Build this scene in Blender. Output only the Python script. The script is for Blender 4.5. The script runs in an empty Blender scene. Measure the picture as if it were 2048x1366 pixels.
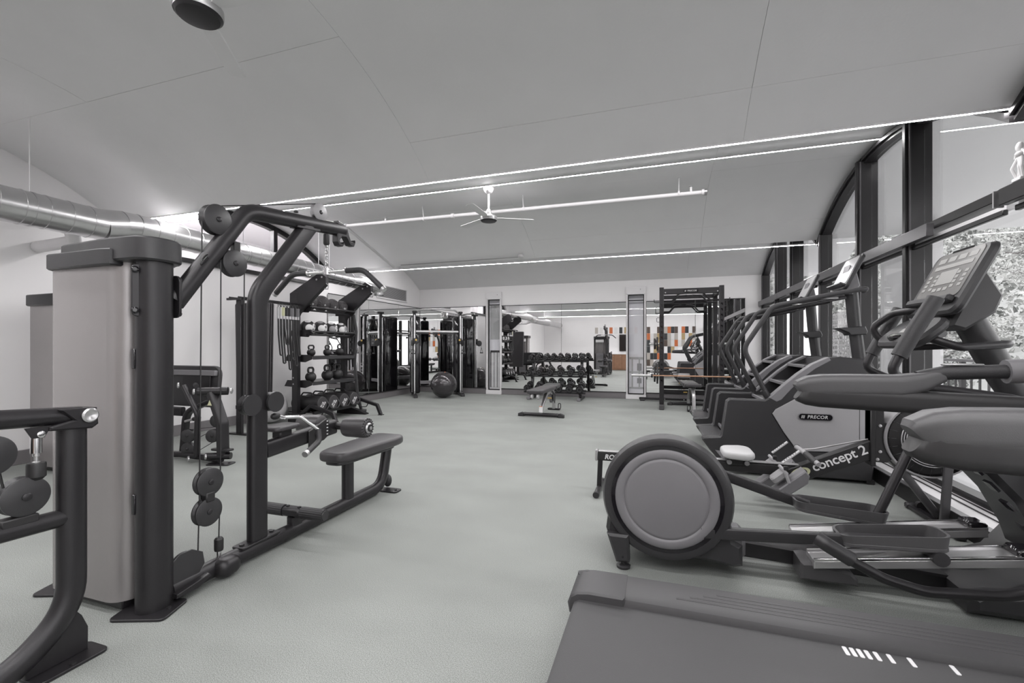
import bpy, math, random
from mathutils import Vector, Matrix, Quaternion
random.seed(7)
PI = math.pi
S = bpy.context.scene
COL = S.collection

# ------------------------------------------------------------------ camera
A = math.atan(296 / 900)
cam = bpy.data.cameras.new('camera'); camo = bpy.data.objects.new('camera', cam); COL.objects.link(camo)
cam.sensor_width = 36; cam.lens = 900 / 2048 * 36; cam.clip_start = 0.02; cam.clip_end = 200
cam.shift_y = (695 - 683) / 2048
camo.location = (0, 0, 1.2); camo.rotation_euler = (PI / 2, 0, A)
S.camera = camo
# ------------------------------------------------------------------ world: even white overcast sky
W = bpy.data.worlds.new('world'); S.world = W; W.use_nodes = True
bg = W.node_tree.nodes['Background']; bg.inputs[0].default_value = (1, 0.985, 0.995, 1); bg.inputs[1].default_value = 1.8
# ------------------------------------------------------------------ lights and exposure
LED = 105.0           # brightness of the LED lines on the ceiling
S.view_settings.view_transform = 'Standard'; S.view_settings.look = 'None'
S.view_settings.exposure = 1.0; S.view_settings.gamma = 1.0; S.view_settings.use_curve_mapping = False

# ------------------------------------------------------------------ materials
MATS = {}
def mat(name, col, rough=0.5, metal=0.0, var=0.08, scale=8.0, bump=0.0, bscale=200.0, emit=0.0, spec=0.5, coat=0.0, wear=None):
    m = bpy.data.materials.new(name); m.use_nodes = True; n = m.node_tree.nodes; l = m.node_tree.links
    b = n['Principled BSDF']
    b.inputs['Roughness'].default_value = rough; b.inputs['Metallic'].default_value = metal
    b.inputs['Specular IOR Level'].default_value = spec
    if coat: b.inputs['Coat Weight'].default_value = coat; b.inputs['Coat Roughness'].default_value = 0.15
    tc = n.new('ShaderNodeTexCoord')
    nz = n.new('ShaderNodeTexNoise'); nz.inputs['Scale'].default_value = scale; nz.inputs['Detail'].default_value = 4
    l.new(tc.outputs['Object'], nz.inputs['Vector'])
    mx = n.new('ShaderNodeMix'); mx.data_type = 'RGBA'
    c = Vector(col)
    mx.inputs[6].default_value = (*[max(0, v * (1 - var)) for v in c], 1); mx.inputs[7].default_value = (*[v * (1 + var) for v in c], 1)
    l.new(nz.outputs['Fac'], mx.inputs[0]); l.new(mx.outputs[2], b.inputs['Base Color'])
    if bump:
        n2 = n.new('ShaderNodeTexNoise'); n2.inputs['Scale'].default_value = bscale; n2.inputs['Detail'].default_value = 2
        l.new(tc.outputs['Object'], n2.inputs['Vector'])
        bp = n.new('ShaderNodeBump'); bp.inputs['Strength'].default_value = bump; bp.inputs['Distance'].default_value = 0.004
        l.new(n2.outputs['Fac'], bp.inputs['Height']); l.new(bp.outputs['Normal'], b.inputs['Normal'])
    if emit:
        b.inputs['Emission Color'].default_value = (1, 0.985, 0.99, 1); b.inputs['Emission Strength'].default_value = emit
    MATS[name] = m; return m

def floor_mat():
    m = bpy.data.materials.new('rubber_floor'); m.use_nodes = True; n = m.node_tree.nodes; l = m.node_tree.links
    b = n['Principled BSDF']; b.inputs['Roughness'].default_value = 0.62
    tc = n.new('ShaderNodeTexCoord')
    f = n.new('ShaderNodeTexNoise'); f.inputs['Scale'].default_value = 300; f.inputs['Detail'].default_value = 3
    g = n.new('ShaderNodeTexNoise'); g.inputs['Scale'].default_value = 1.3; g.inputs['Detail'].default_value = 5
    mp = n.new('ShaderNodeMapping'); mp.inputs['Scale'].default_value = (1, 1.6, 1)
    l.new(tc.outputs['Object'], f.inputs['Vector']); l.new(tc.outputs['Object'], mp.inputs['Vector']); l.new(mp.outputs[0], g.inputs['Vector'])
    r1 = n.new('ShaderNodeValToRGB'); e = r1.color_ramp.elements
    e[0].position = 0.36; e[0].color = (0.142, 0.152, 0.141, 1); e[1].position = 0.64; e[1].color = (0.342, 0.356, 0.340, 1)
    r2 = n.new('ShaderNodeValToRGB'); e = r2.color_ramp.elements
    e[0].position = 0.3; e[0].color = (0.86, 0.86, 0.86, 1); e[1].position = 0.7; e[1].color = (1.06, 1.06, 1.06, 1)
    mx = n.new('ShaderNodeMix'); mx.data_type = 'RGBA'; mx.blend_type = 'MULTIPLY'; mx.inputs[0].default_value = 1
    l.new(f.outputs['Fac'], r1.inputs[0]); l.new(g.outputs['Fac'], r2.inputs[0]); l.new(r1.outputs[0], mx.inputs[6]); l.new(r2.outputs[0], mx.inputs[7])
    l.new(mx.outputs[2], b.inputs['Base Color'])
    bp = n.new('ShaderNodeBump'); bp.inputs['Strength'].default_value = 0.12; bp.inputs['Distance'].default_value = 0.002
    l.new(f.outputs['Fac'], bp.inputs['Height']); l.new(bp.outputs[0], b.inputs['Normal'])
    MATS['floor'] = m

def glass_mat(name, tint=(1, 1, 1), refl=1.0):
    m = bpy.data.materials.new(name); m.use_nodes = True; n = m.node_tree.nodes; l = m.node_tree.links
    n.remove(n['Principled BSDF'])
    tr = n.new('ShaderNodeBsdfTransparent'); tr.inputs[0].default_value = (*tint, 1)
    gl = n.new('ShaderNodeBsdfGlossy'); gl.inputs['Roughness'].default_value = 0.0; gl.inputs['Color'].default_value = (refl, refl, refl, 1)
    fr = n.new('ShaderNodeFresnel'); ge = n.new('ShaderNodeNewGeometry'); mr = n.new('ShaderNodeMapRange')
    mr.inputs[3].default_value = 1.5; mr.inputs[4].default_value = 1 / 1.5          # same reflectance on both faces of the pane
    l.new(ge.outputs['Backfacing'], mr.inputs[0]); l.new(mr.outputs[0], fr.inputs['IOR'])
    mx = n.new('ShaderNodeMixShader')
    l.new(fr.outputs[0], mx.inputs[0]); l.new(tr.outputs[0], mx.inputs[1]); l.new(gl.outputs[0], mx.inputs[2])
    l.new(mx.outputs[0], n['Material Output'].inputs[0]); MATS[name] = m

def duct_mat():
    m = mat('galvanised', (0.60, 0.595, 0.60), 0.27, 0.92, 0.14, 6.0)

floor_mat(); duct_mat()
glass_mat('window_glass', (0.97, 0.975, 0.975)); glass_mat('clerestory_glass', (0.93, 0.93, 0.94))
mat('wall_white', (0.76, 0.745, 0.75), 0.6, 0, 0.03, 2, 0.08, 120)
mat('ceiling_paint', (0.69, 0.685, 0.69), 0.5, 0, 0.04, 3, 0.15, 60)
mat('baseboard', (0.17, 0.16, 0.165), 0.45, 0, 0.06)
mat('black_frame', (0.011, 0.010, 0.011), 0.38, 0.1, 0.1)
mat('frame_grey', (0.085, 0.082, 0.086), 0.33, 0.4, 0.08)
mat('trim_white', (0.68, 0.665, 0.675), 0.45, 0, 0.03)
mat('mirror', (0.9, 0.9, 0.9), 0.0, 1.0, 0.0)
mat('led', (1, 1, 1), 0.5, 0, 0, emit=LED)
mat('black_metal', (0.021, 0.0195, 0.0215), 0.32, 0.25, 0.12, 10, 0.12, 500)
mat('black_matte', (0.016, 0.015, 0.016), 0.48, 0, 0.15, 12)
mat('black_gloss', (0.010, 0.009, 0.011), 0.06, 0, 0.1, 6, spec=0.6)
mat('rubber', (0.026, 0.025, 0.027), 0.5, 0, 0.15, 20, 0.2, 300)
mat('pad_vinyl', (0.046, 0.043, 0.046), 0.34, 0, 0.08, 12, 0.12, 350)
mat('shroud', (0.30, 0.283, 0.283), 0.27, 0.5, 0.14, 1.2, 0.1, 400)
mat('plastic_dark', (0.027, 0.026, 0.028), 0.36, 0, 0.1, 10, 0.1, 600)
mat('arm_grey', (0.070, 0.068, 0.071), 0.42, 0, 0.06, 6, 0.08, 600)
mat('rail_grey', (0.050, 0.0485, 0.051), 0.45, 0, 0.06, 6, 0.1, 500)
mat('plastic_mid', (0.165, 0.160, 0.169), 0.40, 0, 0.06, 6, 0.08, 600)
mat('plastic_grey', (0.29, 0.283, 0.292), 0.4, 0, 0.05, 5, 0.06, 600)
mat('silver', (0.52, 0.515, 0.52), 0.3, 0.8, 0.06)
mat('chrome', (0.72, 0.71, 0.72), 0.12, 1.0, 0.03)
mat('bolt', (0.5, 0.49, 0.5), 0.35, 0.9, 0.1)
mat('white_print', (0.75, 0.74, 0.75), 0.5, 0, 0.02)
mat('white_plastic', (0.72, 0.71, 0.715), 0.4, 0, 0.03)
mat('pale_ball', (0.56, 0.545, 0.555), 0.35, 0, 0.06, 6)
mat('dark_ball', (0.045, 0.041, 0.044), 0.16, 0.3, 0.1, 6, coat=0.4)
mat('orange', (0.62, 0.19, 0.07), 0.5, 0, 0.1)
mat('yellow', (0.62, 0.42, 0.12), 0.5, 0, 0.1)
mat('warning_yellow', (0.55, 0.55, 0.36), 0.5, 0, 0.05)
mat('screen_dark', (0.19, 0.185, 0.18), 0.25, 0, 0.05)
mat('key_pale', (0.33, 0.325, 0.315), 0.4, 0, 0.05)
mat('display_sheen', (0.40, 0.395, 0.40), 0.3, 0, 0.05)  # pale tone holds the reflections on the climber screens, no glow
mat('belt', (0.056, 0.0545, 0.057), 0.6, 0, 0.06, 3, 0.15, 350)
mat('wood', (0.23, 0.12, 0.07), 0.5, 0, 0.25, 6)
mat('light_grey', (0.45, 0.445, 0.45), 0.45, 0, 0.05)
mat('brass_bar', (0.40, 0.24, 0.16), 0.3, 0.9, 0.1)
mat('tv', (0.02, 0.016, 0.015), 0.15, 0, 0.1)
mat('deck', (0.70, 0.70, 0.71), 0.8, 0, 0.06, 3)
mat('snow_ground', (0.44, 0.445, 0.44), 0.9, 0, 0.2, 1)
mat('leaf_pale', (0.33, 0.335, 0.325), 0.6, 0, 0.5, 3)
mat('leaf_dark', (0.10, 0.105, 0.10), 0.6, 0, 0.5, 3)
mat('bark', (0.12, 0.11, 0.11), 0.8, 0, 0.3, 9)
mat('render_white', (0.80, 0.79, 0.80), 0.7, 0, 0.04)
mat('lattice', (0.30, 0.295, 0.30), 0.6, 0, 0.08)
mat('blind', (0.80, 0.78, 0.82), 0.6, 0, 0.03)
for nm, c in (('tile_orange', (0.50, 0.15, 0.06)), ('tile_black', (0.04, 0.042, 0.045)), ('tile_brown', (0.10, 0.075, 0.065)), ('tile_ochre', (0.40, 0.30, 0.16)), ('tile_tan', (0.42, 0.39, 0.36)), ('tile_white', (0.68, 0.67, 0.67))):
    mat(nm, c, 0.25, 0, 0.04)

# ------------------------------------------------------------------ geometry helpers
def V(*a): return Vector(a[0]) if len(a) == 1 else Vector(a)

def rrect(w, h, r, n=4):
    """closed rounded rectangle outline, centred"""
    r = min(r, w / 2 - 1e-5, h / 2 - 1e-5); o = []
    for cx, cy, a0 in ((w/2-r, h/2-r, 0), (-w/2+r, h/2-r, PI/2), (-w/2+r, -h/2+r, PI), (w/2-r, -h/2+r, 1.5*PI)):
        for i in range(n + 1):
            a = a0 + PI/2 * i / n; o.append((cx + r*math.cos(a), cy + r*math.sin(a)))
    return o
def oval(a, b, n=14): return [(a*math.cos(2*PI*i/n), b*math.sin(2*PI*i/n)) for i in range(n)]

def fillet(pts, r, n=5):
    """polyline with its inner corners rounded; r is a number or a list per inner corner"""
    pts = [V(p) for p in pts]; out = [pts[0]]
    for i in range(1, len(pts) - 1):
        p, a, b = pts[i], pts[i-1], pts[i+1]
        ri = r[i-1] if isinstance(r, (list, tuple)) else r
        d1 = (a - p); d2 = (b - p); L1, L2 = d1.length, d2.length; d1.normalize(); d2.normalize()
        ang = d1.angle(d2)
        if ang > PI - 0.02 or ri <= 0: out.append(p); continue
        k = min(ri / math.tan(ang / 2), L1 * 0.49, L2 * 0.49)
        s, e = p + d1 * k, p + d2 * k
        for j in range(n + 1):
            t = j / n; out.append((1-t)**2 * s + 2*t*(1-t) * p + t*t * e)
    out.append(pts[-1]); return out

class G:
    def __init__(s): s.v = []; s.f = []
    def add(s, v, f):
        o = len(s.v); s.v += [V(p) for p in v]; s.f += [tuple(i + o for i in q) for q in f]; return s
    def box(s, c, d, rot=None, bev=0.0):
        hx, hy, hz = [x / 2 for x in d]; vs = []; fs = []
        if bev <= 0:
            vs = [(x, y, z) for x in (-hx, hx) for y in (-hy, hy) for z in (-hz, hz)]
            fs = [(0,1,3,2),(4,6,7,5),(0,4,5,1),(2,3,7,6),(0,2,6,4),(1,5,7,3)]
        else:
            b = min(bev, hx*0.98, hy*0.98, hz*0.98)
            ix = {}
            for sx in (-1,1):
                for sy in (-1,1):
                    for sz in (-1,1):
                        for ax in range(3):
                            p = [sx*(hx-b), sy*(hy-b), sz*(hz-b)]; p[ax] = (sx*hx, sy*hy, sz*hz)[ax]
                            ix[(sx,sy,sz,ax)] = len(vs); vs.append(tuple(p))
            for ax in range(3):
                o1, o2 = [(1,2),(0,2),(0,1)][ax]
                for sg in (-1,1):
                    q = []
                    for a, b2 in ((-1,-1),(1,-1),(1,1),(-1,1)):
                        k = [0,0,0]; k[ax] = sg; k[o1] = a; k[o2] = b2; q.append(ix[(*k, ax)])
                    fs.append(tuple(q))
            for ax in range(3):
                o1, o2 = [(1,2),(0,2),(0,1)][ax]
                for a in (-1,1):
                    for b2 in (-1,1):
                        k0 = [0,0,0]; k0[o1] = a; k0[o2] = b2; k1 = list(k0); k0[ax] = -1; k1[ax] = 1
                        fs.append((ix[(*k0,o1)], ix[(*k1,o1)], ix[(*k1,o2)], ix[(*k0,o2)]))
            for sx in (-1,1):
                for sy in (-1,1):
                    for sz in (-1,1): fs.append(tuple(ix[(sx,sy,sz,a)] for a in range(3)))
        M = rot.to_matrix() if rot is not None and hasattr(rot, 'to_matrix') else (rot if rot is not None else Matrix.Identity(3))
        return s.add([M @ V(p) + V(c) for p in vs], fs)
    def sweep(s, path, prof, up=(0,0,1), caps=True, closed=False, scl=None):
        """prof: 2D outline (a along the side axis, b along up-ish axis) swept along path"""
        P = [V(p) for p in path]; n = len(P); m = len(prof); rings = []; prev = None
        for i in range(n):
            if closed: t = (P[(i+1) % n] - P[i-1]).normalized()
            elif i == 0: t = (P[1] - P[0]).normalized()
            elif i == n-1: t = (P[-1] - P[-2]).normalized()
            else: t = ((P[i+1]-P[i]).normalized() + (P[i]-P[i-1]).normalized()).normalized()
            if prev is None:
                u = V(up)
                if abs(u.dot(t)) > 0.98: u = V(0,1,0) if abs(t.y) < 0.9 else V(1,0,0)
                side = u.cross(t).normalized()
            else:
                side = (prev - t * prev.dot(t)).normalized()
            prev = side; u2 = t.cross(side).normalized()
            k = scl[i] if scl else 1.0
            rings.append([P[i] + side * (a*k) + u2 * (b*k) for a, b in prof])
        vs = [p for r in rings for p in r]; fs = []
        for i in range(n if closed else n-1):
            j = (i+1) % n
            for q in range(m):
                w = (q+1) % m; fs.append((i*m+q, i*m+w, j*m+w, j*m+q))
        if caps and not closed:
            fs.append(tuple(range(m-1, -1, -1))); fs.append(tuple((n-1)*m + q for q in range(m)))
        return s.add(vs, fs)
    def tube(s, path, r, n=12, **k): return s.sweep(path, oval(r, r, n), **k)
    def cyl(s, a, b, r, r2=None, n=20):
        if r2 is None: return s.sweep([a, b], oval(r, r, n))
        return s.sweep([a, b], oval(1, 1, n), scl=[r, r2])
    def lathe(s, prof, c=(0,0,0), axis=(0,0,1), n=28):
        """prof: list of (radius, height along axis)"""
        ax = V(axis).normalized(); t = V(1,0,0) if abs(ax.x) < 0.9 else V(0,1,0)
        e1 = ax.cross(t).normalized(); e2 = ax.cross(e1); C = V(c); vs = []; fs = []; idx = []
        for r, h in prof:
            if r < 1e-6: idx.append([len(vs)]); vs.append(C + ax*h)
            else:
                idx.append(list(range(len(vs), len(vs)+n)))
                vs += [C + ax*h + e1*(r*math.cos(2*PI*k/n)) + e2*(r*math.sin(2*PI*k/n)) for k in range(n)]
        for a, b in zip(idx, idx[1:]):
            for k in range(n):
                w = (k+1) % n
                if len(a) == 1 and len(b) == 1: continue
                if len(a) == 1: fs.append((a[0], b[k], b[w]))
                elif len(b) == 1: fs.append((a[k], a[w], b[0]))
                else: fs.append((a[k], a[w], b[w], b[k]))
        return s.add(vs, fs)
    def prism(s, poly, o, ex, ey, th, bev=0.0):
        """outline poly in the plane (o, ex, ey), extruded by th along ex x ey, centred; small edge bevel"""
        ex, ey, o = V(ex), V(ey), V(o); ez = ex.cross(ey).normalized(); m = len(poly)
        if bev > 0:
            P = [Vector(p) for p in poly]; ins = []
            area = sum(P[i].x*P[(i+1) % m].y - P[(i+1) % m].x*P[i].y for i in range(m))
            sg = 1 if area > 0 else -1
            for i in range(m):
                d1 = (P[i]-P[i-1]); d2 = (P[(i+1) % m]-P[i])
                if d1.length < 1e-9 or d2.length < 1e-9: ins.append(P[i]); continue
                d1.normalize(); d2.normalize()
                n1 = Vector((-d1.y, d1.x))*sg; n2 = Vector((-d2.y, d2.x))*sg; nn = n1+n2
                nn = nn / max(nn.length_squared/2, 0.5); ins.append(P[i] + nn*bev)
            lay = [(ins, -th/2), (P, -th/2+bev), (P, th/2-bev), (ins, th/2)]
        else: lay = [(poly, -th/2), (poly, th/2)]
        vs = []; fs = []
        for pl, h in lay: vs += [o + ex*p[0] + ey*p[1] + ez*h for p in pl]
        for k in range(len(lay)-1):
            for i in range(m):
                j = (i+1) % m; fs.append((k*m+i, k*m+j, (k+1)*m+j, (k+1)*m+i))
        fs.append(tuple(range(m-1, -1, -1))); fs.append(tuple((len(lay)-1)*m+i for i in range(m)))
        return s.add(vs, fs)
    def pad(s, poly, o, ex, ey, th, r, n=4):
        """cushion: outline extruded along ex x ey with well rounded rims"""
        ex, ey, o = V(ex), V(ey), V(o); ez = ex.cross(ey).normalized(); m = len(poly); vs = []; fs = []
        cx = sum(p[0] for p in poly)/m; cy = sum(p[1] for p in poly)/m
        mx = max(abs(p[0]-cx) for p in poly); my = max(abs(p[1]-cy) for p in poly)
        lay = []
        for i in range(n+1):
            a = PI/2*i/n; lay.append((r*(1-math.sin(a)), -th/2 + r*(1-math.cos(a))))
        for i in range(n+1):
            a = PI/2*i/n; lay.append((r*(1-math.cos(a)), th/2 - r*(1-math.sin(a))))
        for ins, h in lay:
            kx, ky = (mx-ins)/mx, (my-ins)/my
            vs += [o + ex*(cx+(p[0]-cx)*kx) + ey*(cy+(p[1]-cy)*ky) + ez*h for p in poly]
        for k in range(len(lay)-1):
            for i in range(m):
                j = (i+1) % m; fs.append((k*m+i, k*m+j, (k+1)*m+j, (k+1)*m+i))
        fs.append(tuple(range(m-1, -1, -1))); fs.append(tuple((len(lay)-1)*m+i for i in range(m)))
        return s.add(vs, fs)
    def ball(s, c, r, n=28, sc=(1,1,1), rot=None):
        k = n//2; prof = [(math.sin(PI*i/k), -math.cos(PI*i/k)) for i in range(k+1)]
        t = G().lathe(prof, n=n); M = rot.to_matrix() if rot is not None else Matrix.Identity(3)
        return s.add([M @ V(p.x*r*sc[0], p.y*r*sc[1], p.z*r*sc[2]) + V(c) for p in t.v], t.f)
    def build(s, name, m, parent=None, ang=38):
        """one mesh object; vertices are given in the frame of the root thing's parent space (world minus the root's place)"""
        off = V(0,0,0)
        if parent is not None:
            r = parent
            while r.parent: r = r.parent
            off = V(r.get('_o', (0,0,0)))
        me = bpy.data.meshes.new(name); me.from_pydata([tuple(p - off) for p in s.v], [], s.f); me.validate()
        import bmesh
        bm = bmesh.new(); bm.from_mesh(me); bmesh.ops.recalc_face_normals(bm, faces=bm.faces); bm.to_mesh(me); bm.free()
        me.materials.append(MATS[m])
        for p in me.polygons: p.use_smooth = True
        me.set_sharp_from_angle(angle=math.radians(ang))
        o = bpy.data.objects.new(name, me); COL.objects.link(o); o.parent = parent; return o

def thing(name, label, cat, loc=(0,0,0), group=None, rz=0.0):
    o = bpy.data.objects.new(name, None); COL.objects.link(o); o.empty_display_size = 0.1
    o.location = loc; o.rotation_euler = (0, 0, rz); o['_o'] = tuple(loc) if rz == 0 else (0,0,0)
    o['label'] = label; o['category'] = cat
    if group: o['group'] = group
    return o
def tag(o, label, cat, group=None):
    o['label'] = label; o['category'] = cat
    if group: o['group'] = group
    return o
def struct(o): o['kind'] = 'structure'; return o
KIDS = {}
def dup(root, loc, rz=0.0, label=None, rot=None):
    def cp(o, par):
        c = o.copy(); COL.objects.link(c); c.parent = par
        for ch in [k for k in ALLKIDS(o)]: cp(ch, c)
        return c
    r = cp(root, None); r.location = loc; r.rotation_euler = rot if rot else (0, 0, rz)
    if label: r['label'] = label
    return r
def ALLKIDS(o): return [k for k in bpy.data.objects if k.parent == o]
def text(s, size, o, ex, ey, m, parent, name='lettering', depth=0.001, shear=0.0, bold=0.0, align='CENTER', space=1.0):
    """flat lettering as a thin mesh in the plane (o, ex, ey)"""
    cu = bpy.data.curves.new('t', 'FONT'); cu.body = s; cu.size = size; cu.extrude = depth; cu.align_x = align; cu.align_y = 'CENTER'
    cu.shear = shear; cu.offset = bold; cu.space_character = space; cu.resolution_u = 3
    t = bpy.data.objects.new('t', cu); COL.objects.link(t)
    dg = bpy.context.evaluated_depsgraph_get(); me = bpy.data.meshes.new_from_object(t.evaluated_get(dg))
    bpy.data.objects.remove(t); bpy.data.curves.remove(cu)
    ex, ey = V(ex).normalized(), V(ey).normalized(); ez = ex.cross(ey)
    g = G(); g.add([V(o) + ex*v.co.x + ey*v.co.y + ez*v.co.z for v in me.vertices], [tuple(p.vertices) for p in me.polygons])
    bpy.data.meshes.remove(me)
    return g.build(name, m, parent)

def bars_logo(h, o, ex, ey, m, parent):
    """three slanted bars and the maker's word, as on the machines"""
    ex, ey, o = V(ex).normalized(), V(ey).normalized(), V(o); w = h*5.6; cap = h*0.70
    for k in range(3):
        x = -w/2 + k*h*0.24
        G().prism([(x, -cap/2), (x+h*0.13, -cap/2), (x+h*0.27, cap/2), (x+h*0.14, cap/2)], o, ex, ey, 0.002).build('logo_bar', m, parent)
    text('PRECOR', h, o+ex*(h*0.36), ex, ey, m, parent, shear=0.15, bold=0.0008*h/0.04, space=1.08)
# ================================================================== SETTING
XL, XR, YB, YF = -6.25, 2.15, 10.9, -3.1     # left wall, window plane, mirror wall, wall behind the camera
CROWN = [-1.82, 1.84, 5.50, 9.16]; HALF = 1.83; RAD = 3.13; ZC = 3.3
def zc(y):
    k = min(CROWN, key=lambda c: abs(c - y)); d = max(-HALF, min(HALF, y - k)); return ZC - (RAD - math.sqrt(RAD*RAD - d*d))

fl_ = struct(G().box(((XL+XR)/2, (YB+YF)/2, -0.05), (XR-XL+0.6, YB-YF+0.6, 0.1)).build('floor', 'floor'))

# ---- vaulted ceiling: a shell with the painted boards on it
shell = G()
def arc_strip(g, x0, x1, y0, y1, lift, th, n=10):
    ys = [y0 + (y1-y0)*i/n for i in range(n+1)]
    vs = []
    for y in ys:
        z = zc(min(max(y, y0+1e-4), y1-1e-4)); vs += [(x0, y, z+lift), (x1, y, z+lift), (x1, y, z+lift+th), (x0, y, z+lift+th)]
    fs = []
    for i in range(n):
        a = i*4; b = a+4
        for q in range(4): fs.append((a+q, a+(q+1) % 4, b+(q+1) % 4, b+q))
    fs += [(0,1,2,3), (n*4+3, n*4+2, n*4+1, n*4)]
    g.add(vs, fs)
for c in CROWN: arc_strip(shell, XL-0.2, XR+0.05, max(c-HALF, YF-0.1), min(c+HALF, YB+0.1), 0.016, 0.10, 24)
ceil = struct(shell.build('ceiling', 'ceiling_paint'))
xs = [XL, -4.53, -2.0, 0.58, XR+0.04]
for k, c in enumerate(CROWN):
    lo, hi = max(c-HALF, YF), min(c+HALF, YB)
    for i in range(4):
        cuts = [lo, c-0.61, c+0.61, hi] if i < 2 else [lo, c-1.2, c+0.3, c+1.49, hi]
        cuts = [v for v in cuts if lo <= v <= hi]
        if cuts[-1] < hi: cuts.append(hi)
        for a, b in zip(cuts, cuts[1:]):
            if b - a < 0.05: continue
            g = G(); e = 0.0013
            arc_strip(g, xs[i]+e*0.6, xs[i+1]-e*0.6, a+(e if a > lo else 0), b-(e if b < hi else 0), random.uniform(-0.0015, 0.0015), 0.0145, 10)
            g.build('ceiling_board', 'ceiling_paint', ceil)
# outdoor soffit: the vault over the balcony goes on past the glass
sof = G()
for c, xe in ((1.84, 6.2), (5.50, 6.2), (9.16, 3.55)): arc_strip(sof, XR+0.08, xe, c-HALF, c+HALF, 0.0, 0.1, 16)
struct(sof.build('balcony_soffit', 'ceiling_paint')); 

# ---- LED lines: in the valleys and on crowns, plus one added fill line
led = []
def led_line(y, z, x0, x1, label):
    t = thing('led_strip', label, 'ceiling light', ((x0+x1)/2, y, z), 'led lines across the vaulted ceiling')
    G().box(((x0+x1)/2, y, z+0.006), (x1-x0, 0.022, 0.016)).build('channel', 'trim_white', t)
    G().add([(x0+0.005, y-0.008, z-0.0025), (x1-0.005, y-0.008, z-0.0025), (x1-0.005, y+0.008, z-0.0025), (x0+0.005, y+0.008, z-0.0025)], [(0,3,2,1)]).build('diffuser', 'led', t)
V0 = ZC - (RAD - math.sqrt(RAD*RAD - HALF*HALF))
led_line(3.67, V0-0.006, XL+0.35, XR-0.02, 'glowing white led line along the ceiling valley above the tall pulldown tower')
led_line(5.42, ZC-0.016, XL+0.5, XR-0.03, 'glowing white led line along the crown of the vault that carries the sprinkler pipe')
led_line(7.40, V0-0.045, XL+0.35, XR-0.03, 'glowing white led line along the ceiling valley before the mirror wall')
led_line(9.16, ZC-0.016, XL+0.5, XR-0.03, 'glowing white led line on the crown of the vault nearest the mirrors')
led_line(1.0, zc(1.0)-0.012, XL+0.5, XR-0.03, 'added glowing white led line on the vault over the treadmill belt, out of view')  # added line above the view, brightens the near floor
led_line(0.01, V0-0.006, XL+0.5, XR-0.03, 'glowing white led line in the ceiling valley over the treadmill rear')
led_line(-1.82, ZC-0.016, XL+0.5, XR-0.03, 'glowing white led line on the crown of the vault by the tiled wall')

# ---- walls
def gable(x, th, y0, y1, zlow, name, m, n=16):
    """solid wall in a Y-Z plane from zlow up to the vault"""
    poly = [(y0, zlow), (y1, zlow)] + [(y1 + (y0-y1)*i/n, zc(min(max(y1 + (y0-y1)*i/n, y0+1e-4), y1-1e-4)) + 0.008) for i in range(n+1)]
    return G().prism(poly, (x, 0, 0), (0,1,0), (0,0,1), th)
g = gable(XL-0.06, 0.12, YF, 0.01, 0, '', ''); 
gg = gable(XL-0.06, 0.12, 0.01, 3.67, 0, '', ''); g.add(gg.v, gg.f)
gg = gable(XL-0.06, 0.12, 7.33, YB, 0, '', ''); g.add(gg.v, gg.f)
g.box((XL-0.06, 5.5, 1.2), (0.12, 3.66, 2.4))
struct(g.build('wall_left', 'wall_white'))
# mirror wall: infill between the two narrow windows
W1, W2 = (-4.245, -3.875), (-0.735, -0.33)
g = G(); wy = YB + 0.06
for x0, x1 in ((XL, W1[0]), (W1[1], W2[0]), (W2[1], XR+0.1)):
    g.box(((x0+x1)/2, wy, 1.4), (x1-x0, 0.12, 2.8))
for x0, x1 in (W1, W2):
    g.box(((x0+x1)/2, wy, 2.66), (x1-x0, 0.12, 0.28)); g.box(((x0+x1)/2, wy, 0.06), (x1-x0, 0.12, 0.12))
wb = struct(g.build('wall_back', 'wall_white'))
struct(G().box(((XL+XR)/2, YF-0.06, 1.6), (XR-XL, 0.12, 3.4)).build('wall_front', 'wall_white'))

# ---- baseboards
BH = 0.145
struct(G().box((XL+0.012, (YF+YB)/2, BH/2), (0.024, YB-YF, BH), bev=0.004).build('baseboard_left', 'baseboard'))
g = G()
for x0, x1 in ((XL+0.025, W1[0]-0.02), (W1[1]+0.02, W2[0]-0.02), (W2[1]+0.02, 1.83)):
    g.box(((x0+x1)/2, YB-0.012, BH/2), (x1-x0, 0.024, BH), bev=0.004)
struct(g.build('baseboard_back', 'baseboard'))
bb = struct(G().box((1.85, (YF+YB)/2+0.0, 0.06), (0.05, YB-YF-0.03, 0.12), bev=0.004).build('baseboard_right', 'black_frame'))
G().box((1.85, (YF+YB)/2, 0.1225), (0.05, YB-YF-0.03, 0.005)).build('cap_strip', 'frame_grey', bb)
for y in (5.05, 3.95, 3.2, 6.3, 7.6):
    o = G().lathe([(0, -0.004), (0.042, -0.004), (0.045, 0.0), (0.042, 0.004), (0.03, 0.004), (0.03, 0.002), (0, 0.002)], (1.823, y, 0.062), (-1,0,0), 24).build('floor_outlet', 'black_matte', bb)
sill = struct(G().box((2.02, (YF+YB)/2, 0.055), (0.28, YB-YF-0.03, 0.11)).build('trim_1', 'trim_white'))
for x in (2.0, 2.06, 2.10): G().box((x, (YF+YB)/2, 0.114), (0.008, YB-YF-0.1, 0.008)).build('track', 'black_frame', sill)

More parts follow.
